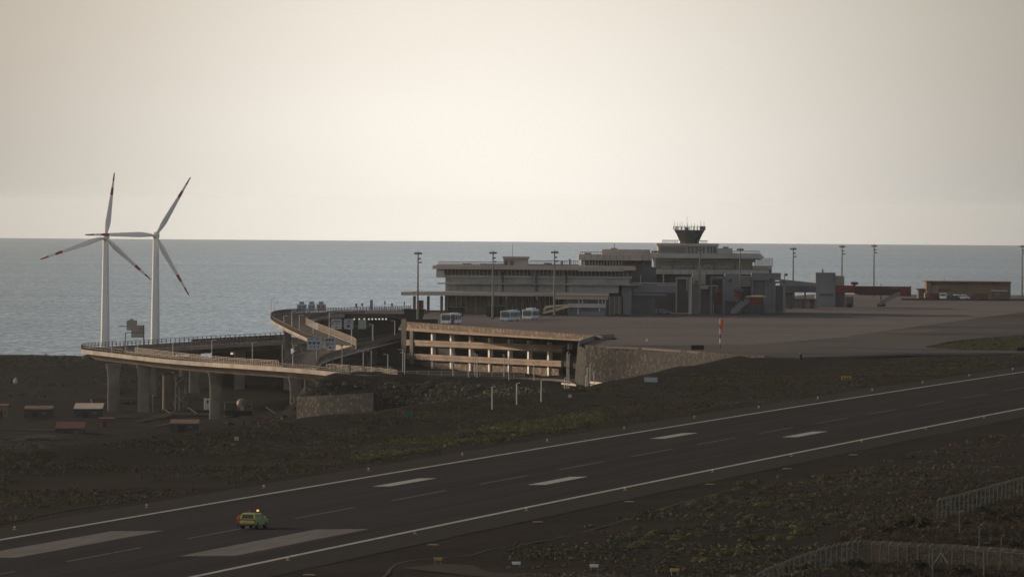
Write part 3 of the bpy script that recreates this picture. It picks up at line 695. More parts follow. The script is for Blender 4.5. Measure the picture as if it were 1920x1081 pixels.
ul = thing('loop_ramp', 'upper loop ramp bending round from the terminal forecourt with bright inner railing', 'ramp', (lO[50].x, lO[50].y, 15), world=True)
deck(ul, lO, lI, 0.8, 1.3)
railing(ul, lO[:46], M_raild, 1.15, 1.8, 3, 0.22, 0.14); railing(ul, lO[46:90], M_raild, 1.15, 1.8, 2, 0.26, 0.14)
railing(ul, lI[:50], M_raild, 1.15, 2.0, 3, 0.22, 0.14); railing(ul, lI[50:], M_rail, 1.6, 3.2, 4, 0.16, 0.10)
for u, Z in ((556, 2215), (574, 2188), (535, 2330)):
    k = min(range(96), key=lambda i: abs(lO[i].y - Z) + (0 if lO[i].z > 0 else 1)); c = lO[k].lerp(lI[k], 0.3)
    pier(ul, (P(u + 4, 640, c.y).x, c.y), lO[k].z - 1.9, 2.2, 1.6, 2.0)
# forecourt edge and dark undercroft below it
uc = thing('undercroft_wall', 'dark wall of the undercroft below the terminal forecourt with a row of small lamps', 'wall', tuple(P(690, 640, 2440)), world=True)
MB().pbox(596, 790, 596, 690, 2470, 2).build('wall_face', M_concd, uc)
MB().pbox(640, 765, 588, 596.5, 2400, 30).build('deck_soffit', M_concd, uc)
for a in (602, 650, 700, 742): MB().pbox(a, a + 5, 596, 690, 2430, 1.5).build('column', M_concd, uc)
M_lampw = mat('lit_lamp', (1.0, 0.93, 0.80), None, 1.0, 0.5, emit=0.55)
for u in (664, 673.5, 683, 691.5, 698, 704.5, 711, 717.5, 724):
    MB().pbox(u - 1.3, u + 1.3, 596.6, 599.2, 2399, 0.6).build('lamp', M_lampw, uc)
pf = thing('parapet_wall', 'warm brown parapet at the edge of the terminal forecourt above the undercroft', 'parapet', tuple(P(720, 585, 2420)), world=True)
MB().pbox(682, 765, 583.5, 588.5, 2418, 0.8).build('panel', M_fasc, pf); MB().pbox(682, 765, 582.5, 583.4, 2417.6, 1.4).build('coping', M_rail, pf)

# ------------------------------------------------------------------ car park
fdir = (CPB - CPA); fdir.z = 0; fdir.normalize(); fn = Vector((fdir.y, -fdir.x, 0))
if fn.y > 0: fn = -fn
def PP(u, y, off=0.0):       # point on the facade plane (off metres in front of it)
    d = ray(u, y); o = CPA + fn * off; t = ((o.x) * fn.x + (o.y) * fn.y) / (d.x * fn.x + d.y * fn.y)
    return Vector((d.x * t, d.y * t, CAMZ + d.z * t))
def lerp(a, b, t): return a + (b - a) * t
def slab(u0, u1, yl0, yl1, yr0, yr1, off, dp):   # y rows given at u=762 and u=1050
    f = lambda a, b, u: lerp(a, b, (u - 762) / 288)
    q = [PP(u0, f(yl1, yr1, u0), off), PP(u1, f(yl1, yr1, u1), off), PP(u1, f(yl0, yr0, u1), off), PP(u0, f(yl0, yr0, u0), off)]
    return MB().prism(q, -fn * dp)
cp = thing('car_park', 'three storey car park with ochre parapet bands, pale columns and stone faced roof edge', 'car park', tuple(CPA), world=True)
slab(762, 1128, 603, 614, 624, 634.5, 0.0, 1.2).build('roof_parapet', M_stonew, cp)
slab(762, 1128, 614.1, 619.5, 634.6, 639, 0.25, 14).build('roof_beam', M_band, cp)
slab(762, 1053, 636.5, 641, 647, 652, 0.3, 0.7).build('parapet_band', M_band, cp)
slab(762, 1053, 641.4, 647, 652.4, 659.5, 0.15, 0.7).build('parapet_band', M_band, cp)
slab(762, 1053, 647.1, 650.5, 659.6, 663, -2.2, 14).build('floor_slab', M_concg, cp)
slab(762, 1052, 662, 667, 676, 681, 0.3, 0.7).build('parapet_band', M_band, cp)
slab(762, 1052, 667.4, 673, 681.4, 687, 0.15, 0.7).build('parapet_band', M_band, cp)
slab(762, 1052, 673.1, 676.5, 687.1, 690.5, -2.2, 14).build('floor_slab', M_concg, cp)
slab(766, 1048, 677, 706, 691, 722, -1.2, 1.0).build('stone_base', M_stonew, cp)
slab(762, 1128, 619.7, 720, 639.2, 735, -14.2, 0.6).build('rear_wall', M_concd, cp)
for zc in (303, 457, 613, 770, 931, 1091, 1254, 1421):
    u = 740 + zc / 4.364; f = lambda a, b: lerp(a, b, (u - 762) / 288)
    p0, p1 = PP(u, f(619.6, 639.1), -0.7), PP(u, f(720, 735), -0.7)
    q = fdir * 0.62; dd = -fn * 1.0
    if u > 1055: p1 = PP(u, 655, -0.7)
    MB().hexa([p1 - q, p1 + q, p1 + q + dd, p1 - q + dd, p0 - q, p0 + q, p0 + q + dd, p0 - q + dd]).build('column', M_cream, cp)
# dark end wall and ramp recess
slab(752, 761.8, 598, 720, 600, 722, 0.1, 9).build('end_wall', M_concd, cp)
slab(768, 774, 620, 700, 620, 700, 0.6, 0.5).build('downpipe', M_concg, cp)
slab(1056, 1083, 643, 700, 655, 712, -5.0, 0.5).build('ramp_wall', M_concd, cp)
# stair tower shade
# retaining wall of the apron
sw_ = thing('retaining_wall', 'tall volcanic stone retaining wall with a rounded corner holding up the apron', 'wall', (WALL[5].x, WALL[5].y, 24), world=True)
wl = resample(spline([p + Vector((0, 0, 0)) for p in WALL], 6), 60); ring = []
for i, p in enumerate(wl):
    t = wl[min(i + 1, 59)] - wl[max(i - 1, 0)]; t.normalize(); n = Vector((-t.y, t.x, 0))
    if n.y > 0 and i < 36: n = -n
    out_ = n
    f = min(1.0, max(0.0, (i - 2) / 12))
    ring.append([p + out_ * 0.9 * (1) - Vector((0, 0, 10.5)), p + out_ * 0.02 + Vector((0, 0, 0.12)), p - out_ * 0.9 + Vector((0, 0, 0.12)), p - out_ * 0.9 - Vector((0, 0, 10.5))])
MB().loft(ring[:50]).build('stone_face', M_stone, sw_)
pr = thing('curved_parapet', 'low dark curved parapet round the wall corner beside the car park roof', 'parapet', tuple(P(1120, 640, 1960)), world=True)
mb = MB()
pp_ = resample(spline([P(1086, 645.5, 1915), P(1090, 642.5, 1930), P(1102, 637.5, 1965), P(1122, 632.5, 2010), P(1150, 632.0, 2022)], 6), 24)
for a, b in zip(pp_[:-1], pp_[1:]):
    mb.hexa([Vector((p.x, p.y, 32.6)) for p in (a, b)] + [Vector((p.x + .3, p.y + .6, 32.6)) for p in (b, a)] + [Vector((p.x, p.y, 34.0)) for p in (a, b)] + [Vector((p.x + .3, p.y + .6, 34.0)) for p in (b, a)])
mb.build('panel', M_slate, pr)
# road along the foot of the car park
rd = []
for u, y, Z in ((660, 702.5, 1972), (700, 706, 1975), (760, 709.5, 1980), (840, 711, 1990), (930, 712, 1985), (1010, 713, 1972), (1060, 714, 1950), (1082, 722, 1900)):
    p = P(u, y, Z); rd.append(Vector((p.x, p.y, 0)))
rd = resample(spline(rd, 6), 60); rdi = offset(rd, -9)
V = []
for a, b in zip(rd, rdi):
    V += [(a.x, a.y, max(hz(a.x, a.y), 23.2) + 0.25), (b.x, b.y, max(hz(b.x, b.y), 23.2) + 0.25)]
mb = MB(); mb.add(V, [(2 * i, 2 * i + 1, 2 * i + 3, 2 * i + 2) for i in range(59)]); struct('road', mb, M_road)
kb = MB()
for i in range(59): kb.bar(Vector(V[2 * i]), Vector(V[2 * i + 2]), 0.5, 0.5)
struct('road_kerb', kb, M_concg)
fr_ = thing('road_railing', 'pale four bar railing along the road at the foot of the car park', 'railing', V[0], world=True)
railing(fr_, [Vector(V[2 * i + 1]) + Vector((0, -6, 0)) for i in range(0, 21)], M_rail, 1.4, 3, 4, 0.16, 0.08, zoff=0)

# ------------------------------------------------------------------ terminal building
ZT, ZR = 2476, 2540
tb = thing('terminal_building', 'long grey airport terminal with stepped flat roofs, glazed bands and a brown canopy', 'airport terminal', tuple(G(1100, 592, APZ)), world=True)
KEEP = {'roof_slab', 'roof_railing', 'terrace_lattice', 'terrace_rail', 'portal_frame', 'fascia', 'penthouse', 'canopy', 'top_box', 'body', 'corridor_rail', 'wall', 'lifting_frame', 'ground_wall'}
def pxp(par, name, m, *boxes):      # boxes (u0,u1,y0,y1,Z,depth): one part, or one part each when they stand apart
    if len(boxes) > 1 and name not in KEEP:
        for b in boxes: r = pxp(par, name, m, b)
        return r
    mb = MB()
    for b in boxes: mb.pbox(*b)
    return mb.build(name, m, par)
def px(name, m, *boxes): return pxp(tb, name, m, *boxes)
rng = lambda a, b, st: [a + st * i for i in range(int((b - a) / st) + 1)]
px('roof_slab', M_fasc, (811, 1192, 499.5, 505.5, ZT - 5, 42), (818, 1190, 497.5, 499.6, ZT - 3, 38))
px('lower_roof_edge', M_conc, (1085, 1170, 501.5, 508.5, ZT - 6, 6))
px('upper_wall', M_term, (818, 833, 505.6, 520, ZT - 3, 30), (833, 1185, 517, 521, ZT - 0.6, 3))
sl = px('slatted_wall', M_slate, (833, 1180, 505.6, 517, ZT + 2.4, 3))
pxp(sl, 'slat', M_fasc, *[(u, u + 1.6, 506, 516.6, ZT + 1.8, 0.5) for u in rng(838, 1178, 7.5)])
g = px('window_band', M_glass2, (835, 1180, 521.2, 531.4, ZT + 0.6, 2)); pxp(g, 'mullion', M_term, *[(u, u + 0.8, 521.3, 531.3, ZT + 0.3, 0.25) for u in rng(840, 1176, 11.3)])
px('sill_ledge', M_conc, (820, 1205, 531.4, 533.6, ZT - 2.6, 4))
g = px('window_band', M_glass2, (835, 1160, 533.8, 548, ZT + 0.8, 2)); pxp(g, 'mullion', M_term, *[(u, u + 0.8, 534, 547.6, ZT + 0.5, 0.25) for u in rng(840, 1156, 11.3)])
px('blind_panel', M_olive, *[(u, u + 9, 522, 527, ZT + 0.35, 0.2) for u in (838, 860)], *[(u, u + 7, 535, 544, ZT + 0.55, 0.2) for u in (842, 856, 868)])
for u in (936, 1000.5, 1056): px('column', M_conc, (u - 1.2, u + 1.2, 506, 548, ZT - 1.8, 0.5))
for u in (943, 1006, 1062): px('drainage_pipe', M_termd, (u - 1.6, u + 1.6, 510, 548, ZT - 0.9, 0.3))
px('canopy', M_fasc, (752, 1142, 549, 554.5, ZT - 22, 24), (772, 1142, 547.6, 549.1, ZT - 18, 16))
px('canopy_beam', M_conc, *[(u, u + 2.4, 555, 562, ZT - 21, 2) for u in (948, 1006)])
M_tan = mat('tan_stone_column', (0.20, 0.155, 0.125), (0.15, 0.12, 0.10), 0.4, 0.85)
for u in (777, 803, 828, 862, 892, 917, 949, 979, 1010, 1040, 1072, 1100): px('column', M_tan, (u - 2.6, u + 2.6, 554.6, 591, ZT - 14, 1.0))
g = px('ground_floor_glazing', M_glass, (834, 1168, 554.8, 592, ZT + 1, 2)); pxp(g, 'mullion', M_fasc, *[(u, u + 1.5, 555, 591, ZT + 0.6, 0.3) for u in rng(838, 1165, 8.7)])
px('body', M_termd, (836, 1230, 500, 593, ZT + 4, 30))
px('forecourt_wall', M_brown, (796, 930, 581.5, 585.5, ZT - 28, 1.0), (766, 800, 584, 588, ZT - 30, 1.0))
px('kiosk', M_red, (785, 794, 563, 582, ZT - 18, 3))
# roof furniture of the left block
px('roof_railing', M_raild, *[(u, u + 0.7, 490.5, 497.6, ZT - 1, 0.2) for u in rng(822, 943, 4.1)], (822, 944, 490.3, 491.3, ZT - 1, 0.25), (822, 944, 493.8, 494.4, ZT - 1, 0.25), *[(u, u + 0.7, 488.5, 497, ZT + 3, 0.2) for u in rng(993, 1084, 4.1)], (993, 1085, 488.2, 489.2, ZT + 3, 0.25), (993, 1085, 491.6, 492.2, ZT + 3, 0.25))
px('roof_parapet', M_fasc, (900, 1086, 494.8, 499.5, ZT + 6, 1.2))
ph = px('plant_room', M_fasc, (944, 991, 484.5, 499.5, ZT + 2, 10)); pxp(ph, 'roof', M_conc, (942.5, 993, 481, 484.4, ZT + 1, 12)); pxp(ph, 'opening', M_glass, (946, 952, 488, 498.5, ZT + 1.9, 0.15), (956, 963, 488, 498.5, ZT + 1.9, 0.15))
px('aerial', M_poled, (960.7, 961.4, 457, 481, ZT + 6, 0.12))
px('vent', M_slate, (1067, 1070, 485, 500, ZT + 1, 1), (1052, 1056, 489, 499.5, ZT + 1, 1))
# second storey block
px('roof_slab', M_fasc, (1085, 1222, 477.5, 487.5, ZT + 6, 30))
px('window_band', M_glass, (1090, 1190, 487.6, 501.4, ZT + 12, 2))
px('mullion', M_white, *[(u, u + 1.1, 488, 501.2, ZT + 11.6, 0.3) for u in rng(1104, 1168, 5.6)], (1092, 1097, 489, 499, ZT + 11.7, 0.3))
px('brown_panel', M_brown, (1170, 1202, 488, 502, ZT + 11.4, 0.5)); px('dark_panel', M_termd, (1202, 1222, 488, 506, ZT + 11.2, 0.5))
px('roof_railing', M_raild, *[(u, u + 0.7, 472, 477.4, ZT + 8, 0.2) for u in rng(1088, 1130, 4.2)], (1088, 1131, 471.8, 472.8, ZT + 8, 0.25))
px('penthouse', M_fasc, (1129, 1219, 467.5, 477.5, ZT + 14, 14), (1145, 1157, 464.5, 467.6, ZT + 15, 4)); px('aerial', M_poled, (1151.4, 1152.4, 457, 464.6, ZT + 16, 0.2))
# right-hand block
px('roof_slab', M_term, (1190, 1428, 475, 486, ZR - 4, 30), (1222, 1432, 479, 484, ZR - 7, 20))
px('fascia', M_term, (1168, 1442, 505.5, 514, ZR - 5, 30), (1225, 1416, 486.2, 490.5, ZR + 0.2, 4))
g = px('window_band', M_olive, (1226, 1411, 490.6, 505.4, ZR + 1, 3)); pxp(g, 'mullion', M_term, *[(u, u + 0.9, 490.8, 505, ZR + 0.6, 0.3) for u in rng(1232, 1408, 14.4)])
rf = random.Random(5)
pxp(g, 'pale_reflection', M_white, *[(u, u + rf.uniform(1.5, 5), y, y + 1.2, ZR + 0.85, 0.1) for u, y in [(1240 + 3.4 * i, rf.uniform(497, 501)) for i in range(38)]])  # pale reflections in the glass, painted as thin white strips
px('terrace_lattice', M_raild, *[(u, u + 0.7, 484, 498.5, ZR + 3, 0.3) for u in rng(1414, 1449, 2.6)], *[(1413, 1450, y, y + 0.7, ZR + 3, 0.3) for y in (484, 487.6, 491.2, 494.8, 498)])
px('terrace_slab', M_fasc, (1408, 1446, 498.8, 505.4, ZR + 1, 14)); px('terrace_bracket', M_brick, (1440, 1447, 499, 512, ZR + 4, 4))
px('roof_railing', M_raild, *[(u, u + 0.7, 470.5, 477.6, ZR, 0.2) for u in rng(1373, 1424, 3.6)], (1372, 1425, 470.2, 471.2, ZR, 0.25))
px('attic', M_term, (1345, 1373, 465.5, 476, ZR + 2, 12))
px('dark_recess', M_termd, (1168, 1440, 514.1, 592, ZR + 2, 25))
px('side_wall', M_slate, (1166, 1184, 516, 592, ZT + 1, 30)); px('corridor', M_slate, (1184, 1268, 531, 548, ZT + 2, 6), (1184, 1250, 549, 554, ZT + 3, 5)); px('corridor_rail', M_term, (1184, 1268, 529.4, 531, ZT + 1.7, 0.3), (1232, 1268, 533, 535, ZT + 1.6, 0.3))
px('round_window', M_glass, (1190, 1196, 533, 541, ZT + 1.7, 0.3))
px('brace', M_term, (1200, 1202, 516, 531, ZT + 3, 0.5), (1243, 1245, 513, 530, ZT + 3, 0.5))
px('roof_plant', M_slate, (1170, 1186, 472.5, 477.4, ZT + 20, 4), (1096, 1108, 474, 477.4, ZT + 16, 3), (1020, 1034, 493, 497.4, ZT + 14, 4), (868, 884, 493.5, 497.4, ZT + 14, 4), (1356, 1366, 462.5, 465.4, ZR + 4, 4))
px('gutter_pipe', M_termd, *[(u, u + 1.0, 487.6, 505, ZR + 0.3, 0.3) for u in (1262, 1300, 1339, 1378)])
px('fascia_joint', M_termd, *[(u, u + 0.5, 506, 513.6, ZR - 5.15, 0.2) for u in rng(1180, 1436, 16)], *[(u, u + 0.5, 478, 487, ZT + 5.85, 0.2) for u in rng(1096, 1216, 12)])
# control tower
ct = thing('control_tower', 'dark flared control tower cab with aerials standing on the terminal roof', 'control tower', tuple(P(1292, 476, ZR + 12)), world=True)
pxp(ct, 'base_storey', M_term, (1234, 1346, 461, 476, ZR + 4, 18)); pxp(ct, 'base_roof', M_fasc, (1231, 1348, 456.5, 461, ZR + 3, 20))
pxp(ct, 'window', M_glass, *[(u, u + 3.4, 462.5, 474.5, ZR + 3.7, 0.3) for u in (1290, 1297, 1304, 1311, 1318, 1326, 1332, 1338)])
pxp(ct, 'louvre', M_slate, *[(1238, 1286, 463 + 2.4 * i, 464.2 + 2.4 * i, ZR + 3.6, 0.4) for i in range(5)])
cc = P(1292.5, 455, ZR + 12); pm = ZR / FPX
def ringp(r, y, n=8, ph=math.pi / 8):
    z = P(1292.5, y, ZR + 12).z
    return [(cc.x + r * math.cos(ph + 2 * math.pi * i / n), cc.y + r * math.sin(ph + 2 * math.pi * i / n), z) for i in range(n)]
MB().loft([ringp(3.3, 457), ringp(3.3, 452)]).build('cab_stem', M_termd, ct)
MB().loft([ringp(3.4, 451.9), ringp(4.75, 436)]).build('cab_glass', M_glass, ct)
MB().loft([ringp(4.9, 435.9), ringp(5.3, 431)]).build('cab_roof', M_termd, ct)
a, b = P(1285, 447, ZR + 7.2), P(1309, 440, ZR + 7.2)
MB().hexa([(a.x, cc.y - 3.75, a.z), (b.x, cc.y - 3.75, a.z), (b.x, cc.y - 3.5, a.z), (a.x, cc.y - 3.5, a.z), (a.x, cc.y - 4.45, b.z), (b.x, cc.y - 4.45, b.z), (b.x, cc.y - 4.2, b.z), (a.x, cc.y - 4.2, b.z)]).build('green_pane', M_teal, ct)
mb = MB(); rp = ringp(5.15, 431, 24, 0); rq = ringp(5.15, 424.5, 24, 0)
for p, q in zip(rp, rq): mb.bar(p, q, 0.14)
for i in range(24): mb.bar(rq[i], rq[(i + 1) % 24], 0.12); mb.bar(Vector(rq[i]).lerp(Vector(rp[i]), 0.5), Vector(rq[(i + 1) % 24]).lerp(Vector(rp[(i + 1) % 24]), 0.5), 0.08)
mb.build('roof_railing', M_poled, ct)
for u, y in ((1264, 414), (1270, 417), (1275, 415), (1279, 416), (1288, 405), (1289.5, 419), (1296, 417), (1302, 418), (1314, 414), (1316, 421), (1320, 415), (1283, 420), (1308, 420)):
    p = P(u, 431, ZR + 11 + (u % 3)); MB().cyl(p, (p.x, p.y, P(u, y, p.y).z), 0.09, 0.05, 6).build('aerial', M_poled, ct)
pxp(ct, 'radar_box', M_slate, (1285, 1291, 426, 431, ZR + 10, 1), (1312, 1322, 424, 431, ZR + 10, 1), (1266, 1269, 424, 431, ZR + 10, 1))
M_tealr = mat('green_rail', (0.16, 0.26, 0.22), (0.11, 0.19, 0.16), 0.5, 0.6)
pxp(ct, 'terrace_rail', M_tealr, *[(u, u + 0.8, 450, 456.4, ZR + 4, 0.2) for u in rng(1241, 1272, 2.1)], (1241, 1273, 449.8, 451, ZR + 4, 0.25), *[(u, u + 0.8, 451, 456.4, ZR + 4, 0.2) for u in rng(1308, 1326, 2.1)], (1308, 1327, 450.6, 451.8, ZR + 4, 0.25))
# small two storey building on the apron with a ramp
sb = thing('apron_office', 'two storey apron office with pale slabs in front of the terminal canopy', 'office', tuple(G(1100, 592, APZ)), world=True)
pxp(sb, 'roof', M_fasc, (1040, 1140, 553.5, 561, 2437, 12)); pxp(sb, 'roof_lining', M_conc, (1038, 1142, 552.4, 553.4, 2436, 14))
pxp(sb, 'upper_window', M_glass, (1060, 1138, 561, 569, 2440, 6)); pxp(sb, 'post', M_term, *[(u, u + 2.4, 561, 569, 2438.5, 0.5) for u in (1084, 1091, 1121, 1128, 1134)])
pxp(sb, 'balcony', M_term, (1066, 1136, 569, 576.5, 2437, 10)); pxp(sb, 'ground_wall', M_slate, (1066, 1136, 576.5, 592, 2439, 8), (1088, 1132, 583, 592, 2438.4, 0.5)); pxp(sb, 'door', M_glass, (1070, 1086, 578, 591, 2438.6, 0.3), (1095, 1126, 577.5, 583, 2438.2, 0.3)); pxp(sb, 'white_panel', M_white, (1083, 1085, 577, 590, 2438.2, 0.3), (1123, 1125, 577, 584, 2438, 0.3))
rp_ = thing('access_ramp', 'beige zigzag access ramp climbing to the apron office', 'ramp', tuple(G(1040, 594, APZ)), world=True)
def wedge(pts, Z, dp): return MB().prism([tuple(P(u, y, Z)) for u, y in pts], (0, dp, 0))
wedge([(1018, 584.5), (1018, 588.5), (1066, 576.5), (1066, 571.5)], 2434, 1.8).build('lower_flight', M_rail, rp_)
wedge([(1018, 581), (1024, 573), (1064, 570), (1064, 572.2), (1026, 577), (1020, 583)], 2438, 1.8).build('upper_flight', M_rail, rp_)
for u in (1024, 1038, 1052): pxp(rp_, 'support', M_concg, (u, u + 2, 585, 594, 2435, 1))
# dark stair pits by the forecourt
for u0, u1, y0, y1, lab in ((757, 797, 580.5, 604, 'dark green flared hopper shaped stair head at the left end of the apron'), (840, 873, 577, 593, 'dark flared stair head behind the red striped bus'), (912, 947, 574.5, 597, 'dark flared stair head behind the pale blue bus and mast')):
    Z = 2310 if u0 < 800 else 2400
    o = thing('stair_head', lab, 'stair head', tuple(P((u0 + u1) / 2, y1, Z)), world=True)
    k = (u1 - u0) * 0.16
    mb = MB().prism([tuple(P(u, y, Z)) for u, y in ((u0, y0), (u1, y0), (u1 - k, y1), (u0 + k * 0.3, y1))], (0, 8, 0)); mb.build('hopper', mat('dark_green_sheet', (0.028, 0.032, 0.028), (0.02, 0.022, 0.021), 0.3, 0.8), o)
    pxp(o, 'rim', M_concd, (u0 - 0.5, u1 + 0.5, y0 - 1.2, y0, Z - 0.3, 9))

# ------------------------------------------------------------------ boarding towers and jet bridges
def tower(lab, main, parts):
    o = thing('boarding_tower', lab, 'boarding tower', tuple(G(main, 588, APZ)), world=True)
    for nm, m, bx_ in parts: pxp(o, nm, m, *bx_)
    return o
Z1 = 2502
tower('grey boarding tower with an olive top box and open portal frame on its left', 1312, [
    ('portal_frame', M_term, [(1267, 1269.5, 520, 588, Z1 - 6, 0.8), (1291, 1294, 520, 588, Z1 - 6, 0.8), (1267, 1294, 519, 523, Z1 - 6, 0.8)]),
    ('shaft', M_slate, [(1296, 1314, 517, 588.5, Z1, 6)]), ('top_box', M_olive, [(1299, 1323, 514, 533, Z1 - 1.2, 6)]), ('port_hole', M_glass, [(1303, 1309, 525.5, 531, Z1 - 1.5, 0.3)]),
    ('side_bay', M_termd, [(1314, 1333, 542, 588, Z1 + 1, 6)]), ('gallery', M_term, [(1313, 1346, 535, 541.5, Z1 - 0.5, 4)]), ('gallery_sign', M_red, [(1328, 1344, 536.5, 541, Z1 - 0.9, 0.4)]), ('brace', M_rail, [(1287, 1289, 522, 545, Z1 - 3, 0.4)])])
tower('grey boarding tower with a dark red flank beside the low red stairs', 1365, [
    ('portal_frame', M_slate, [(1332, 1335, 519, 588, Z1 - 5, 0.8), (1355, 1359, 519, 588, Z1 - 5, 0.8), (1332, 1359, 517.5, 522, Z1 - 5, 0.8)]),
    ('shaft', M_slate, [(1359, 1385, 513, 564, Z1 + 2, 7)]), ('port_hole', M_glass, [(1366, 1372.5, 522.5, 529, Z1 + 1.6, 0.3)]),
    ('red_flank', M_brick, [(1340, 1358, 545, 566, Z1 + 1, 3)]), ('lower_bay', M_termd, [(1338, 1390, 566, 588, Z1 + 4, 4)]), ('louvre', M_term, [(1388, 1408, 518 + 4 * i, 520 + 4 * i, Z1 + 4, 3) for i in range(5)]), ('back_wall', M_termd, [(1384, 1411, 514, 588, Z1 + 7, 3)])])
tower('broad grey boarding tower with a tall dark glass bay and stepped top', 1440, [
    ('shaft', M_slate, [(1433, 1453, 515, 586, Z1 + 4, 8), (1409, 1412.5, 516, 560, Z1 + 3, 6)]), ('glass_bay', M_glass, [(1412.5, 1433, 519, 553, Z1 + 6, 3)]), ('top_box', M_slate, [(1409, 1464, 511.5, 525, Z1 + 2.5, 8)]), ('port_hole', M_glass, [(1443, 1448, 520.5, 526, Z1 + 2.2, 0.3)]),
    ('portal_frame', M_slate, [(1451, 1454, 530, 586, Z1 - 2, 0.8), (1468, 1473, 527, 584, Z1 - 2, 0.8), (1451, 1473, 527, 531, Z1 - 2, 0.8)]), ('dark_bay', M_termd, [(1454, 1468, 535, 585, Z1 + 6, 3)])])
st_ = thing('boarding_stairs', 'grey boarding stairs with a red landing hood catching the sun', 'stairs', tuple(G(1390, 588, APZ)), world=True)
wedge([(1370, 587.5), (1372, 581), (1402, 557), (1408, 557), (1408, 563), (1380, 588)], Z1 - 12, 2.2).build('flight', M_slate, st_)
mbs = MB()
for i in range(6):
    u = 1374 + i * 5.2; y = 580 - i * 4.2; mbs.pbox(u, u + 1, y - 5, y, Z1 - 12.3, 0.2)
mbs.build('handrail', M_term, st_)
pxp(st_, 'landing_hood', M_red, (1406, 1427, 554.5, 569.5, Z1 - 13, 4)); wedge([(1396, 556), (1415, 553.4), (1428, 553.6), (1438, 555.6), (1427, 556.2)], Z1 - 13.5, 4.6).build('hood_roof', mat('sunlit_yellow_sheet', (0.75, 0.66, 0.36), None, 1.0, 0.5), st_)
pxp(st_, 'leg', M_termd, (1409, 1411, 569.5, 586, Z1 - 12, 0.5), (1421, 1423, 569.5, 586, Z1 - 12, 0.5))
rs_ = thing('red_stairs_cabin', 'small red and black cabin above the foot of the boarding stairs', 'cabin', tuple(G(1384, 588, APZ)), world=True)
pxp(rs_, 'shell', M_red, (1377, 1390, 546, 556.5, Z1 - 8, 3)); pxp(rs_, 'hood', M_termd, (1376, 1395, 541, 546.5, Z1 - 8.5, 4)); pxp(rs_, 'leg', M_slate, (1380, 1382, 556.5, 588, Z1 - 7, 0.5), (1387, 1389, 556.5, 588, Z1 - 7, 0.5))
Z2 = 2712
sv = thing('service_block', 'low dark service block with dull red doors below the sloping passenger corridor', 'service block', tuple(G(1500, 577, APZ)), world=True)
pxp(sv, 'wall', M_slate, (1473, 1531, 561, 577, Z2 - 40, 5)); pxp(sv, 'roof', M_concg, (1472, 1532, 559.8, 561, Z2 - 41, 7)); pxp(sv, 'red_door', M_brick, (1503, 1511, 562, 577, Z2 - 40.3, 0.3), (1519, 1526, 562, 577, Z2 - 40.3, 0.3)); pxp(sv, 'opening', M_glass, (1478, 1486, 564, 577, Z2 - 40.3, 0.3), (1491, 1499, 564, 577, Z2 - 40.3, 0.3))
cw = thing('corridor_bridge', 'sloping dark passenger corridor running between two grey boarding towers', 'corridor', tuple(G(1500, 577, APZ)), world=True)
mb = MB().prism([tuple(P(u, y, Z2 - 60)) for u, y in ((1462, 523), (1531, 530.5), (1531, 548), (1462, 548))], (0, 4, 0)); mb.build('shell', M_slate, cw)
pxp(cw, 'window_strip', M_termd, (1464, 1530, 535.5, 546.5, Z2 - 60.3, 0.3)); pxp(cw, 'leg', M_termd, (1487, 1490, 548, 577, Z2 - 59, 1), (1508, 1511, 548, 577, Z2 - 59, 1)); pxp(cw, 'lower_wall', M_termd, (1473, 1486, 531, 578, Z2 - 58, 3))
tower('tall plain grey boarding tower at the root of the red jet bridge', 1550, [
    ('shaft', M_slate, [(1529.5, 1566.5, 511, 575.5, Z2 - 10, 9)]), ('rear_block', M_olive, [(1566, 1583, 517, 552, Z2 - 6, 7)]), ('rear_base', M_termd, [(1566.5, 1584, 549, 575, Z2 - 7, 6)]), ('opening', M_termd, [(1537, 1562, 549.5, 554, Z2 - 10.3, 0.4)]), ('air_vent', M_poled, [(1541, 1544, 505, 511, Z2 - 6, 1), (1562.5, 1565.5, 513, 528, Z2 - 10.4, 0.6)])])
jb = thing('jet_bridge', 'long dark red jet bridge stretched out over the apron with a red cab', 'jet bridge', tuple(G(1640, 574, APZ)), world=True)
pxp(jb, 'rotunda', M_red, (1567, 1601, 535, 549, Z2 - 9, 6)); pxp(jb, 'lifting_frame', M_red, (1596, 1609, 528.5, 533.5, Z2 - 8, 3), (1600, 1604, 533, 537, Z2 - 8, 2))
MB().prism([tuple(P(u, y, Z2 - 8)) for u, y in ((1600, 537), (1690, 539.5), (1690, 554), (1612, 553), (1600, 549))], (0, 4, 0)).build('tunnel', mat('dark_red_brown_sheet', (0.065, 0.036, 0.036), (0.05, 0.031, 0.032), 0.1, 0.7), jb)
pxp(jb, 'roof_strip', M_red, (1600, 1690, 536.4, 538.4, Z2 - 8.3, 4.6)); pxp(jb, 'cab', M_red, (1687, 1708, 537, 555, Z2 - 9, 5)); pxp(jb, 'cab_edge', M_termd, (1706, 1708.6, 536.6, 555.4, Z2 - 9.4, 6))
pxp(jb, 'support_leg', M_poled, (1650, 1653, 553, 574, Z2 - 6, 1.2)); pxp(jb, 'aerial', M_poled, (1651, 1652.2, 531, 537.5, Z2 - 6, 0.3)); pxp(jb, 'wheel', M_black, (1645, 1660, 569, 574.5, Z2 - 7, 2))
wedge([(1647, 572), (1652, 571.5), (1688, 553.5), (1688, 547), (1680, 548), (1650, 565)], Z2 - 12, 1.6).build('service_stairs', mat('pale_grey_stair', (0.21, 0.19, 0.185), (0.16, 0.15, 0.145), 0.4, 0.7), jb)
pxp(jb, 'bogie', M_termd, (1586, 1600, 556, 575, Z2 - 8, 3)); pxp(jb, 'bogie_wheel', M_black, (1588, 1597, 569, 576, Z2 - 9, 1.2))

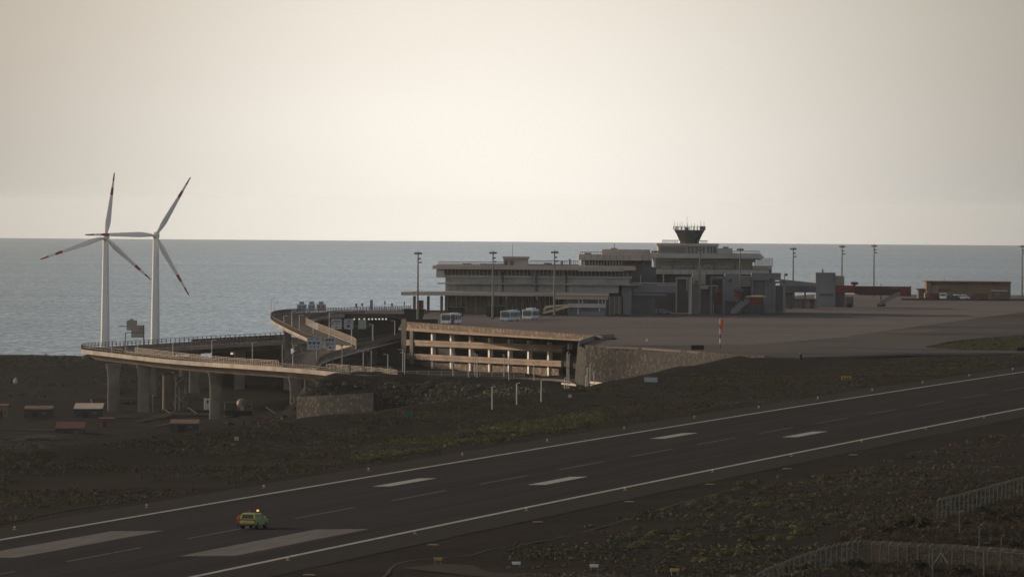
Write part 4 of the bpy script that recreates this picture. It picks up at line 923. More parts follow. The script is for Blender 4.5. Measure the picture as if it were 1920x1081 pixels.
# ------------------------------------------------------------------ fire station hangar and its clutter
ZH = 2990
hg = thing('hangar', 'low ochre flat roofed hangar at the far right edge of the apron', 'hangar', tuple(G(1815, 560, APZ)), world=True)
M_och = mat('ochre_render', (0.22, 0.155, 0.095), (0.17, 0.125, 0.082), 0.06, 0.85, c3=(0.145, 0.11, 0.085), scale3=0.08)
pxp(hg, 'wall', M_och, (1741, 1893, 529.5, 561, ZH, 24), (1737, 1746, 530, 561, ZH - 2, 20)); pxp(hg, 'roof', M_brown, (1737, 1897, 527.6, 529.4, ZH - 3, 30)); pxp(hg, 'roll_door', mat('pale_door', (0.22, 0.19, 0.18), (0.17, 0.15, 0.145), 0.2, 0.7), (1747, 1760, 536, 558, ZH - 0.4, 0.3)); pxp(hg, 'window', M_glass, (1867, 1869.5, 536, 544, ZH - 0.3, 0.2), (1873, 1877, 540, 545, ZH - 0.3, 0.2)); pxp(hg, 'post', M_poled, (1893, 1895, 529.5, 558, ZH - 1, 0.6)); pxp(hg, 'brown_gable', M_brown, (1760, 1784, 540, 545, ZH - 0.5, 0.3))
pxp(hg, 'aerial', M_poled, (1770.5, 1771.5, 522, 528, ZH, 0.3))
bk = thing('gate_booth', 'dark fronted booth with a pale roof in front of the ochre hangar', 'booth', tuple(G(1875, 561, APZ)), world=True)
pxp(bk, 'wall', M_brown, (1862, 1888, 546, 561, ZH - 12, 4)); pxp(bk, 'roof', M_fasc, (1860, 1889, 544, 546.2, ZH - 13, 6)); pxp(bk, 'window', M_glass, (1864, 1876, 547.5, 554, ZH - 12.3, 0.3))
lb = thing('annex', 'small tan annex with two windows left of the ochre hangar', 'annex', tuple(G(1728, 561, APZ)), world=True)
pxp(lb, 'wall', M_och, (1722, 1738, 543, 561, ZH + 4, 10)); pxp(lb, 'roof', M_brown, (1719, 1739, 541, 543.2, ZH + 3, 12)); pxp(lb, 'window', M_glass, (1725, 1728, 549, 554, ZH + 3.7, 0.2), (1730, 1732.5, 549, 554, ZH + 3.7, 0.2))
ks = thing('kerb_wall', 'low dark kerb wall along the far edge of the apron', 'kerb', tuple(G(1780, 562, APZ)), world=True)
pxp(ks, 'wall_face', M_concd, (1690, 1960, 560.3, 563.2, ZH - 60, 0.6))

# ------------------------------------------------------------------ wind turbines
M_tur = mat('turbine_white', (0.80, 0.77, 0.74), (0.75, 0.72, 0.69), 0.05, 0.45, spec=0.2)
M_turr = mat('turbine_red', (0.36, 0.055, 0.06), (0.32, 0.05, 0.055), 0.2, 0.5)
def blade_mb(L, r0, r1, hub_r=0.0):
    # blade along local +Z between fractions r0..r1 of its length
    mb = MB(); rings = []
    for f in np.linspace(r0, r1, 10):
        if f < 0.06: ch, th, tw = 0.9, 0.9, 0
        elif f < 0.22: k = (f - 0.06) / 0.16; ch, th, tw = 0.9 + 1.25 * k, 0.9 - 0.4 * k, 0.5 * k
        else: k = (f - 0.22) / 0.78; ch, th, tw = 2.15 - 1.75 * k ** 0.9, 0.5 - 0.42 * k, 0.5 - 0.42 * k
        ring = []
        for i in range(14):
            a = 2 * math.pi * i / 14; x = math.cos(a) * ch / 2 + ch * 0.12 * (f > 0.06); y = math.sin(a) * th / 2 * (1 - 0.35 * math.cos(a))
            ring.append((x * math.cos(tw) - y * math.sin(tw), x * math.sin(tw) + y * math.cos(tw), f * L))
        rings.append(ring)
    return mb.loft(rings, smooth=True)
def turbine(lab, hu, hy, tb_u, angs, Z, L, grp):
    hub = P(hu, hy, Z); gx = P(tb_u, 640, Z).x; gz = hz(gx, Z) - 1
    o = thing('wind_turbine', lab, 'wind turbine', (gx, Z, gz), group=grp)
    ht = hub.z - gz
    MB().lathe([(1.62, 0), (1.5, ht * 0.25), (1.3, ht * 0.55), (0.98, ht - 1.2), (0.98, ht - 0.6)], 40).build('tower', M_tur, o)
    n = MB(); rings = []
    for y, wd, hh in ((-2.6, 1.5, 1.5), (-2.2, 2.1, 2.1), (0, 2.4, 2.4), (2.5, 2.3, 2.3), (3.6, 1.8, 1.9)):
        rings.append([(math.copysign(abs(math.cos(a)) ** 0.5, math.cos(a)) * wd / 2, y, ht + math.copysign(abs(math.sin(a)) ** 0.5, math.sin(a)) * hh / 2) for a in [2 * math.pi * i / 16 for i in range(16)]])
    n.loft(rings, smooth=True).build('nacelle', M_tur, o)
    hb = MB(); hb.loft([[(r * math.cos(a), y, ht + r * math.sin(a)) for a in [2 * math.pi * i / 16 for i in range(16)]] for y, r in ((-2.5, 1.0), (-3.4, 1.05), (-4.2, 0.7), (-4.6, 0.15))], smooth=True); hb.build('hub', M_tur, o)
    for a, l in angs:
        b = blade_mb(L, 0.03, 0.66).build('blade', M_tur, o)
        b.location = (0, -3.4, ht); b.rotation_euler = (0, R(90 - a), 0)
        s = l / L; b.scale = (1, 1, s)
        for nm, r0, r1, m in (('red_band', 0.66, 0.77, M_turr), ('white_band', 0.77, 0.875, M_tur), ('red_tip', 0.875, 1.0, M_turr)):
            q = blade_mb(L, r0, r1).build(nm, m, b)
    return o
def ba(hu, hy, pts, Z): return [(math.degrees(math.atan2(hy - y, x - hu)), math.hypot(x - hu, y - hy) * Z / FPX) for x, y in pts]
turbine('left wind turbine with red banded blades, one pointing almost straight up', 199, 444.5, 197, ba(199, 444.5, [(215, 324), (78, 487), (285, 523)], 2780), 2780, 24.0, 'wind turbines on the shore')
turbine('right wind turbine with red banded blades, one lying level to the left', 293.5, 441, 291, ba(293.5, 441, [(358, 332), (162, 441), (357, 552)], 2740), 2740, 24.0, 'wind turbines on the shore')

# ------------------------------------------------------------------ haze over land and sea
HB = MB().box(-41000, 41000, -41000, 41000, -112, 98)
hm = bpy.data.materials.new('haze_air'); hm.use_nodes = True; t = hm.node_tree; t.nodes.clear()
o_ = t.nodes.new('ShaderNodeOutputMaterial'); v_ = t.nodes.new('ShaderNodeVolumePrincipled')
v_.inputs['Color'].default_value = (0.86, 0.91, 0.97, 1); v_.inputs['Density'].default_value = HAZE_D; v_.inputs['Anisotropy'].default_value = 0.68
t.links.new(v_.outputs[0], o_.inputs['Volume'])
hzb = HB.build('haze', hm); hzb['kind'] = 'stuff'

# ------------------------------------------------------------------ floodlight masts
M_mast = mat('weathered_mast', (0.24, 0.215, 0.19), (0.18, 0.16, 0.145), 0.5, 0.7)
def mast(lab, u, yt, Z=None, short=False):
    vt = yt - (383.5 + 0.0073 * u)
    if Z is None: Z = FPX * 12.7 / vt
    top = P(u, yt + 1, Z); b = Vector((top.x, Z, APZ)); o = thing('floodlight_mast', lab, 'light mast', tuple(b), group='floodlight masts round the apron')
    h = top.z - APZ
    MB().cyl((0, 0, 0), (0, 0, h), 0.34, 0.17, 14).build('pole', M_pole if u == 1228 else M_mast, o)
    MB().box(-0.5, 0.5, -0.5, 0.5, 0, 0.35).build('footing', M_concg, o)
    r = MB(); r.cyl((0, 0, h - 0.7), (0, 0, h - 0.55), 0.75, 0.75, 16); r.bar((0, 0, h - 0.6), (0, 0, h + 0.6), 0.07); r.build('head_frame', M_poled, o)
    for i, a in enumerate((20, 80, 150, 205, 270, 330)):
        x, y = 0.85 * math.cos(R(a)), 0.85 * math.sin(R(a))
        l = MB(); l.hexa([(x - .35, y - .3, h - .75), (x + .35, y - .3, h - .75), (x + .35, y + .3, h - .55), (x - .35, y + .3, h - .55), (x - .3, y - .25, h - .25), (x + .3, y - .25, h - .25), (x + .3, y + .2, h - .15), (x - .3, y + .2, h - .15)]); l.build('floodlight', M_poled, o)
    if not short:
        for k, dx in ((-2.2, 0.5), (-3.3, 0.75)):
            l = MB(); l.box(dx - 0.45, dx + 0.35, -0.25, 0.25, h + k, h + k + 0.42); l.bar((0, 0, h + k + 0.1), (dx, 0, h + k + 0.1), 0.1); l.build('side_floodlight', M_poled, o)
    return o
mast('floodlight mast by the red kiosk at the left end of the terminal canopy', 784, 471)
mast('floodlight mast between the red striped bus and the pale blue bus', 924.5, 470)
mast('floodlight mast standing in front of the beige zigzag ramp', 1040, 469)
mast('tall sunlit pale mast in front of the join of the terminal blocks', 1228, 468, short=True)
mast('floodlight mast rising below the control tower from the boarding towers', 1312.5, 464, 2495, True)
mast('dark floodlight mast in front of the right end of the terminal windows', 1388, 464, 2495, True)
mast('floodlight mast rising behind the sloping grey passenger corridor', 1487.5, 463)
mast('floodlight mast rising behind the tall plain grey boarding tower', 1579, 459)
mast('floodlight mast standing behind the dark red jet bridge', 1639, 457.5)
mast('floodlight mast at the right edge of the photo beyond the ochre hangar', 1917, 458.5)
fl = thing('floodlight', 'small floodlight on the roof of the sloping grey corridor', 'floodlight', tuple(P(1471, 524, Z2 - 58)), world=True)
pxp(fl, 'stem', M_poled, (1470.2, 1471.6, 515, 524.5, Z2 - 58, 0.3)); pxp(fl, 'lamp_head', M_poled, (1471, 1477, 512.5, 517, Z2 - 58, 0.6))

# ------------------------------------------------------------------ street lamps
def lamp(lab, grp, u, yt, yb, Z, m=M_pole, r=0.09, arm=1):
    b = P(u, yb, Z); h = (yb - yt) * Z / FPX
    o = thing('street_lamp', lab, 'street lamp', tuple(b), group=grp)
    MB().cyl((0, 0, -0.5), (0, 0, h), r * 1.25, r, 8).build('pole', m, o)
    hd = MB(); hd.bar((0, 0, h), (0.9 * arm, 0, h + 0.05), 0.09); hd.box(min(0.5 * arm, 1.15 * arm), max(0.5 * arm, 1.15 * arm), -0.14, 0.14, h - 0.02, h + 0.12); hd.build('lamp_head', m, o)
    return o
L1 = 'slim pale street lamp standing on the near arm of the hairpin viaduct'
for u, yt, yb, Z in ((209, 639, 665, 2215), (258, 640, 670, 2205), (324, 638, 674, 2155), (397, 637, 677, 2105), (473, 641, 686, 2062), (549, 647, 691, 2020)): lamp(L1, 'lamps along the near arm of the hairpin viaduct', u, yt, yb, Z)
L2 = 'slim pale street lamp rising beside the upper loop ramp'
for u, yt, yb, Z in ((514, 568, 603, 2330), (532, 592, 616, 2262), (547, 583, 625, 2243), (561, 591, 632, 2222), (587, 600, 640, 2210), (617, 586, 646, 2166), (508, 560, 598, 2330), (601, 575, 600, 2420)): lamp(L2, 'lamps along the upper loop ramp', u, yt, yb, Z)
L3 = 'slim street lamp standing on the merging ramp bridge'
for u, yt, yb, Z in ((659, 617, 660, 2110), (699, 608, 650, 2150), (740, 601, 640, 2180), (594, 652, 682, 2060)): lamp(L3, 'lamps on the merging ramp bridge', u, yt, yb, Z, M_pole, 0.1, -1)
L4 = 'pale lamp post beside the low road and railing left of the car park'
for u, yt, yb, Z in ((681, 657, 693, 2040), (696, 657, 698, 2030), (727, 664, 704, 2000), (755, 655, 704, 1992), (758.5, 661, 709, 1975)): lamp(L4, 'lamp posts by the low road railing', u, yt, yb, Z, arm=-1)
L5 = 'thin lamp post in front of the car park facade'
for u, yt, yb, Z in ((849, 662, 710, 1992), (878.5, 668, 712, 1985), (890.5, 661, 708, 1995), (894.5, 664, 712, 1985), (945, 665, 712, 1985), (954, 668, 712, 1980), (1001, 680, 716, 1972)): lamp(L5, 'lamp posts in front of the car park', u, yt, yb, Z, arm=-0.4)
L6 = 'thin lamp post standing on the dark bushy slope behind the runway strip'
for u, yt, yb in ((922.5, 725, 768), (968.5, 718, 757), (1014.5, 712, 753)):
    g = GT(u, yb, 1300); lamp(L6, 'lamp posts on the bushy slope', u, yt, yb, g.y, arm=0.5)
L7 = 'pale post close to the left corner of the stone retaining wall'
for u, yt, yb, Z in ((1058.5, 708, 743, 1560), (1063, 660, 746, 1640), (1066.5, 664, 724, 1830), (1098, 704, 738, 1640), (1101, 690, 722, 1840), (1106.5, 681, 714, 1870), (1113.5, 697, 738, 1640)): lamp(L7, 'posts near the corner of the stone wall', u, yt, yb, Z, M_pole, 0.08, 0.3)

# ------------------------------------------------------------------ signs
def board(o, u0, u1, y0, y1, Z, m, marks=()):
    s = MB().pbox(u0, u1, y0, y1, Z, 0.25).build('sign_board', m, o)
    for a, b, c, d, mm in marks: MB().pbox(a, b, c, d, Z - 0.05, 0.04).build('marking', mm, s)
    return s
M_green = mat('sign_green', (0.03, 0.16, 0.13), (0.025, 0.12, 0.10), 0.5, 0.6); M_blue = mat('sign_blue', (0.03, 0.06, 0.14), None, 1.0, 0.6)
def fr(u0, u1, y0, y1, n, y, h, m=M_mark, fill=0.6):
    w_ = (u1 - u0) / n; return [(u0 + w_ * i + w_ * (1 - fill) / 2, u0 + w_ * (i + 1) - w_ * (1 - fill) / 2, y, y + h, m) for i in range(n)]
g1 = thing('sign_gantry', 'sign gantry seen from behind over the hairpin road near the left turbine', 'sign gantry', tuple(P(235, 667, 2190)), world=True)
pxp(g1, 'post', M_rail, (234, 236.4, 622.5, 668, 2188, 0.35)); pxp(g1, 'post', M_poled, (268.5, 270.5, 609, 650, 2236, 0.4))
pxp(g1, 'beam', M_poled, (235, 272, 622.8, 624.2, 2189, 0.3), (222, 238, 610.6, 612, 2236, 0.25)); pxp(g1, 'sign_back', M_signg, (246, 269, 609.5, 632.5, 2236.5, 0.3), (237.5, 257, 600, 619, 2235, 0.3), (243.5, 250.5, 597.5, 600, 2235, 0.3))
g2 = thing('sign_gantry', 'dark gantry with three pale sign boards in front of the undercroft', 'sign gantry', tuple(P(697, 637, 2225)), world=True)
pxp(g2, 'post', M_poled, (696, 697.6, 610, 638, 2222, 0.3), (618.8, 620.2, 604, 642, 2190, 0.3)); pxp(g2, 'beam', M_poled, (619, 697, 610, 611.6, 2221.8, 0.25))
board(g2, 621, 640.5, 598, 616.5, 2221, M_signw, fr(625, 639, 0, 0, 4, 600.5, 3.5) + fr(626, 639.5, 0, 0, 1, 606, 1.2) + [(622.5, 625, 603, 604.5, M_mark), (629, 632, 611.5, 613.5, M_mark), (622.5, 625, 606, 608, M_mark)])
board(g2, 645, 662.5, 598, 616.5, 2221, M_signb, fr(648, 661, 0, 0, 1, 600.5, 1.6) + fr(647, 661, 0, 0, 1, 604, 1.4) + [(650, 656, 608.5, 613.5, M_red)])
board(g2, 671.5, 686.5, 599, 616.5, 2221, mat('sign_pale_green', (0.30, 0.32, 0.29), None, 1, 0.6))
g3 = thing('direction_sign', 'pair of pale blue direction boards on posts over the merging ramp', 'road sign', tuple(P(612, 690, 2040)), world=True)
board(g3, 575.5, 603, 632, 655.5, 2042, M_signb, fr(577, 601, 0, 0, 3, 640.5, 4.2) + fr(577, 601, 0, 0, 2, 634, 1.4) + fr(579, 600, 0, 0, 3, 648.5, 2.0, M_mark, 0.4))
board(g3, 608, 629.5, 632.5, 654.5, 2042, M_signw if False else mat('sign_grey_blue', (0.38, 0.39, 0.41), None, 1, 0.6), fr(609.5, 627, 0, 0, 3, 634.5, 4.5) + [(611, 617, 643, 644.3, M_mark), (611, 617, 645.5, 646.8, M_mark), (619, 627, 643.5, 644.5, M_mark), (617, 621, 650, 653, M_mark)])
board(g3, 603.6, 607.4, 640, 651, 2041.8, mat('sign_cream', (0.45, 0.42, 0.30), None, 1, 0.6), [(604.3, 606.6, 644, 646, M_mark)])
pxp(g3, 'post', M_poled, (594, 596, 655, 684, 2042.4, 0.3), (619.5, 621, 654, 688, 2042.4, 0.3), (622.5, 625, 654, 690, 2042.4, 0.3))
M_dirr = mat('sign_pinkish', (0.36, 0.31, 0.30), None, 1.0, 0.6)
for lab, u0, u1, yb, m in (('left one of the three tall direction boards above the upper loop ramp', 556.6, 575, 585, M_signb), ('middle and narrowest of the three direction boards above the upper loop ramp', 577.6, 591, 585, M_signb), ('right one of the three tall direction boards above the upper loop ramp', 593.4, 611, 585, M_dirr)):
    o = thing('direction_sign', lab, 'road sign', tuple(P((u0 + u1) / 2, 588, 2405)), world=True); c = (u0 + u1) / 2
    board(o, u0, u1, 570, 583, 2404, m, fr(u0 + 1, u1 - 1, 0, 0, 2, 573.5, 2.6, M_mark, 0.5) + [(u0 + 2, u1 - 2, 578, 579, M_red if m is M_dirr else M_blue), (u0 + 2, u1 - 2, 580.5, 581.3, M_mark)])
    pxp(o, 'top_board', M_signg, (c - 4.5, c + 4.5, 565, 569.8, 2404.2, 0.25)); pxp(o, 'post', M_poled, (c - 5, c - 4, 583, 589, 2404.5, 0.3), (c + 4, c + 5, 583, 589, 2404.5, 0.3))
for lab, u, yt, yb, hw, hb, m in (('small dark sign on a post left of the tall dark banner', 668, 569, 583, 1.8, 7, M_poled), ('round dark sign on a thin post left of the tall dark banner', 679.2, 568.5, 583, 1.9, 4.5, M_poled), ('tall narrow dark banner above the forecourt parapet', 696.5, 562, 583, 2.6, 17, M_slate), ('tallest thin post with a dark sign right of the tall dark banner', 721.7, 564, 584, 1.2, 6.5, M_poled), ('small round dark sign on the forecourt parapet left of the canopy', 735, 568.5, 584, 2.0, 4.5, M_poled), ('narrow dark sign right beside the end of the canopy', 758, 565, 583, 1.1, 6, M_poled)):
    o = thing('forecourt_sign', lab, 'sign', tuple(P(u, yb, 2425)), world=True); pxp(o, 'post', M_poled, (u - 0.35, u + 0.35, yt + hb, yb + 3, 2425, 0.12)); pxp(o, 'board', m, (u - hw, u + hw, yt, yt + hb, 2424.8, 0.15))
g4 = thing('gantry_pole', 'thick sunlit pole on the near edge of the hairpin viaduct at its right bend', 'pole', tuple(P(529.5, 691, 2012)), world=True)
pxp(g4, 'pole', M_rail, (528, 530.4, 644, 691.5, 2012, 0.35)); pxp(g4, 'arm', M_poled, (529, 533, 642.8, 644.4, 2012, 0.25))
g5 = thing('gantry_pole', 'thick sunlit pole beside the bright railing under the direction boards', 'pole', tuple(P(641, 692, 2012)), world=True)
pxp(g5, 'pole', M_rail, (640, 642.4, 649, 692, 2012, 0.35)); pxp(g5, 'lamp_head', M_poled, (638.5, 643.5, 646.5, 648.8, 2012, 0.4))
g6 = thing('shelter', 'dark round topped shelter by the parapet of the far hairpin arm', 'shelter', tuple(P(472, 640, 2316)), world=True)
MB().loft([[tuple(P(474 + 7 * math.cos(a) * k, 638 - 7.5 * max(0, math.sin(a)) * k, 2316 + d)) for a in np.linspace(0, math.pi, 12)] for k, d in ((1, 0), (1, 3))]).build('hood', M_poled, g6)
wp = thing('wall_lamp', 'small lit lamp in the dark below the far hairpin arm', 'lamp', tuple(P(434.5, 662, 2316)), world=True)
pxp(wp, 'lamp_shade', M_lampw, (432.3, 436.8, 660.5, 664.3, 2316, 0.4)); pxp(wp, 'bracket', M_poled, (433.8, 435.2, 656.5, 660.5, 2316.2, 0.3))

# ------------------------------------------------------------------ runway furniture
M_lampb = mat('runway_lamp_glass', (0.62, 0.58, 0.46), None, 1.0, 0.3); M_yellow2 = mat('dull_yellow', (0.42, 0.30, 0.10), (0.3, 0.21, 0.07), 1.0, 0.7)
proto = thing('runway_light', 'small raised runway edge light on the far shoulder', 'runway light', group='edge lights on the far runway shoulder')
MB().cyl((0, 0, 0), (0, 0, 0.06), 0.22, 0.22, 12).build('base_plate', M_yellow2, proto); MB().cyl((0, 0, 0.06), (0, 0, 0.24), 0.06, 0.05, 8).build('stem', M_yellow2, proto); MB().lathe([(0.11, 0.24), (0.13, 0.3), (0.1, 0.4), (0.03, 0.44)], 10).build('lens', M_lampb, proto)
first = True
for k in range(14):
    p = RW(870 + 59.0 * k, -245.5, 0.05)
    if first: proto.location = p; first = False
    else: dup(proto, p)
for k in range(9):
    p = RW(792 + 59.0 * k, -194.2, 0.05)
    dup(proto, p, label='small raised runway edge light on the near shoulder beside the white stripe', group='edge lights on the near runway shoulder')
proto = thing('drain_cover', 'flat yellowish cover slab along the near edge of the runway shoulder', 'cover slab', group='cover slabs along the near shoulder')
MB().box(-0.6, 0.6, -0.7, 0.7, 0, 0.06).build('slab', mat('yellowish_concrete', (0.20, 0.145, 0.075), (0.26, 0.215, 0.15), 1.2, 0.8), proto); MB().box(-0.4, 0.4, -0.45, 0.45, 0.06, 0.09).build('lid', M_yellow2, proto)
for i, (u, y) in enumerate(((580, 1078), (812, 1022), (1008, 979), (1180, 941), (1331, 908), (1476, 879), (1600, 853))):
    p = GP(u, y) + Vector((0, 0, 0.04))
    if i == 0: proto.location = p
    else: dup(proto, p)
for u, y, lab, c in ((821, 1056, 'yellow approach light box, leftmost of the four beside the gravel path', M_yellow2), (968, 1064, 'white topped approach light box on legs, second from the left by the gravel path', M_white), (1114, 1069, 'pale approach light box third from the left by the gravel path', M_white), (1265, 1077, 'yellow tinted approach light box, rightmost of the four near the photo edge', M_yellow2)):
    p = GP(u, y); o = thing('approach_light', lab, 'approach light', (p.x, p.y, p.z - 0.05), group='approach light boxes')
    MB().box(-0.42, 0.42, -0.5, 0.5, 0.42, 0.62).build('housing', c, o); MB().box(-0.46, 0.46, -0.52, 0.52, 0.62, 0.66).build('cover', M_white if c is M_white else M_yellow2, o)
    for sx in (-0.3, 0.3):
        for sy in (-0.35, 0.35): MB().cyl((sx, sy, 0), (sx, sy, 0.42), 0.035, 0.035, 6).build('leg', M_poled, o)
# pale drain kerb and gravel path on this side of the runway
dk = [GP(u, y) for u, y in ((716, 1085), (727, 1074), (735, 1063), (762, 1052), (830, 1045.5), (882, 1040.5), (920, 1030), (1000, 1017), (1080, 1000.5), (1160, 978), (1230, 956), (1300, 936), (1420, 905))]
dk = resample(spline(dk, 8), 120); mb = MB(); rj = random.Random(4)
for i in range(119):
    w_ = 0.28 + 0.12 * rj.random(); mb.bar(dk[i] + Vector((0, 0, 0.02)), dk[i + 1] + Vector((0, 0, 0.02)), w_, 0.05)
struct('drain_kerb', mb, mat('pale_dirty_kerb', (0.085, 0.076, 0.070), (0.05, 0.044, 0.041), 0.6, 0.9, spec=0.02))
gp = [tuple(GP(u, y) + Vector((0, 0, 0.03))) for u, y in ((752, 1064), (830, 1056), (900, 1060), (1000, 1067), (1120, 1074), (1230, 1083), (1100, 1092), (900, 1080), (800, 1070))]
mb = MB(); mb.add(gp, [tuple(range(len(gp)))]); struct('gravel_path', mb, mat('gravel', (0.052, 0.045, 0.039), (0.040, 0.035, 0.030), 2.0, 0.95, spec=0.02))
# thin kerb on the far side of the strip, lower left
kl = [GP(u, y) + Vector((0, 0, 0.03)) for u, y in ((-40, 990), (60, 970), (130, 956), (230, 940), (330, 925))]; mb = MB()
for a, b in zip(kl[:-1], kl[1:]): mb.bar(a, b, 0.25, 0.14)
struct('drain_kerb', mb, MATS['pale_dirty_kerb'])
# boards and markers
def box_sign(name, lab, cat, u0, u1, y0, y1, m, Z=None, z=None, marks=(), legs=2):
    p = GP((u0 + u1) / 2, y1) if Z is None and z is None else (G((u0 + u1) / 2, y1, z) if Z is None else P((u0 + u1) / 2, y1, Z))
    o = thing(name, lab, cat, tuple(p), world=True); Z = p.y; yl = y1 - (y1 - y0) * 0.16
    MB().pbox(u0, u1, y0, yl, Z, 0.3).build('panel', m, o)
    for a, b, c, d, mm in marks: MB().pbox(a, b, c, d, Z - 0.03, 0.02).build('marking', mm, o)
    for i in range(legs):
        u = u0 + (u1 - u0) * (i + 0.5) / legs; MB().pbox(u - 0.5, u + 0.5, yl, y1 + 1.5, Z + 0.08, 0.12).build('leg', M_poled, o)
    return o
M_amber = mat('amber_panel', (0.42, 0.25, 0.025), (0.36, 0.21, 0.02), 1.0, 0.6)
g = GT(1586, 713, 1500)
box_sign('taxiway_sign', 'yellow taxiway sign with dark characters on the scrub beyond the runway', 'airfield sign', 1577, 1597, 704.5, 713, M_amber, Z=g.y, marks=fr(1580, 1594, 0, 0, 3, 707, 3.5, M_mark, 0.55))
box_sign('floodlight_box', 'black box like airfield sign back standing on the apron above the stone wall', 'airfield sign', 1296, 1320, 646.5, 657.5, M_black, z=APZ)
box_sign('airfield_sign', 'black airfield sign back at the right edge of the photo by the soil island', 'airfield sign', 1907, 1930, 651, 659, M_black, z=APZ)
g = GT(768, 783, 1200); box_sign('green_box_sign', 'small green board on legs at the edge of the bushy slope', 'board', 761, 774, 773, 783.5, M_green, Z=g.y - 6)
g = GT(443, 826, 1100); box_sign('airfield_sign', 'small pale square board beside the hollow below the viaduct', 'board', 439, 447.5, 818, 826.5, mat('pale_board', (0.40, 0.36, 0.28), None, 1, 0.6), Z=g.y - 3, legs=1)
g = GT(1220, 722, 1400); box_sign('info_board', 'wide pale blue board on five legs at the foot of the stone retaining wall', 'board', 1208, 1233, 707, 723, M_signb, Z=g.y + 20, legs=5)
mk = thing('marker_post', 'dark stubby marker post with a pale top on the taxiway edge', 'marker post', tuple(G(1501, 673, APZ)), world=True)
MB().cyl(tuple(G(1501, 673, APZ)), tuple(G(1501, 673, APZ) + Vector((0, 0, 1.1))), 0.3, 0.26, 12).build('post', M_black, mk); MB().cyl(tuple(G(1501, 673, APZ) + Vector((0, 0, 1.1))), tuple(G(1501, 673, APZ) + Vector((0, 0, 1.5))), 0.16, 0.1, 10).build('lamp', M_poled, mk)
# windsock
b = G(1350, 653, APZ); o = thing('windsock', 'limp orange windsock on a red and white banded pole on the apron', 'windsock', tuple(b)); ys = b.y / FPX
H = 55 * ys
for i in range(6): MB().cyl((0, 0, H * i / 6), (0, 0, H * (i + 1) / 6), 0.14, 0.14, 10).build('white_band' if i % 2 else 'red_band', M_white if i % 2 else M_red, o)
MB().loft([[(0.32 + r * math.cos(a) * 0.9 - 0.2 * (z < 4.4), r * math.sin(a), z) for a in [2 * math.pi * i / 12 for i in range(12)]] for z, r in ((H - 0.05, 0.42), (H - 0.8, 0.4), (H - 1.7, 0.34), (H - 2.5, 0.26), (H - 3.0, 0.16))], smooth=True).build('sock', M_orange, o)
o2 = thing('apron_cone', 'small pale cone left of the windsock on the dark apron', 'cone', tuple(G(1213, 639, APZ))); MB().lathe([(0.3, 0), (0.3, 0.06), (0.2, 0.07), (0.06, 0.7)], 12).build('cone', M_white, o2)
for u in (1113,):
    gr = thing('guard_rail', 'beige double guard rail at the foot of the stone retaining wall', 'guard rail', tuple(P(1140, 725, 1830)), world=True)
    a, c = P(1107, 716.5, 1850), P(1184, 724.5, 1800)
    MB().bar(a, c, 0.15, 0.55).bar(a - Vector((0, 0, .75)), c - Vector((0, 0, .75)), 0.15, 0.3).build('beam', M_rail, gr)
    for t in np.linspace(0, 1, 7):
        p = a.lerp(c, t); MB().bar(p + Vector((0, 0.2, 0.2)), p + Vector((0, 0.2, -2.5)), 0.16).build('post', M_poled, gr)
gr = thing('guard_rail', 'short pale guard rail left of the stone wall corner', 'guard rail', tuple(P(1066, 720, 1850)), world=True)
a, c = P(1053, 718.5, 1880), P(1080, 721.5, 1860); MB().bar(a, c, 0.15, 0.4).build('beam', M_rail, gr)
for t in (0.1, 0.5, 0.9):
    p = a.lerp(c, t); MB().bar(p + Vector((0, 0.2, 0.1)), p + Vector((0, 0.2, -2.0)), 0.15).build('post', M_poled, gr)
ut = thing('utility_box', 'small pale and rust utility box among the posts by the wall corner', 'utility box', tuple(GT(1068, 747, 1300)), world=True)
q = GT(1068, 747, 1300); pxp(ut, 'cabinet', M_fasc, (1065, 1072, 739, 745, q.y, 0.8)); pxp(ut, 'plinth', M_brick, (1064.5, 1072.5, 744.8, 749, q.y - 0.05, 0.9))

# ------------------------------------------------------------------ vehicles
def bevel(o, wd, seg=2):
    m = o.modifiers.new('bevel', 'BEVEL'); m.width = wd; m.segments = seg; m.limit_method = 'ANGLE'; return o
def wheel(par, x, y, r, wd):
    w_ = MB().cyl((x, y - wd / 2, r), (x, y + wd / 2, r), r, r, 18).build('wheel', M_black, par)
    s = -1 if y < 0 else 1
    MB().cyl((x, y + s * (wd / 2 - 0.02), r), (x, y + s * (wd / 2 + 0.015), r), r * 0.58, r * 0.5, 14).build('rim', M_poled, w_)
def loc_heading(o, u, y, z, deg): o.location = G(u, y, z) if z is not None else GP(u, y); o.rotation_euler = (0, 0, R(deg))
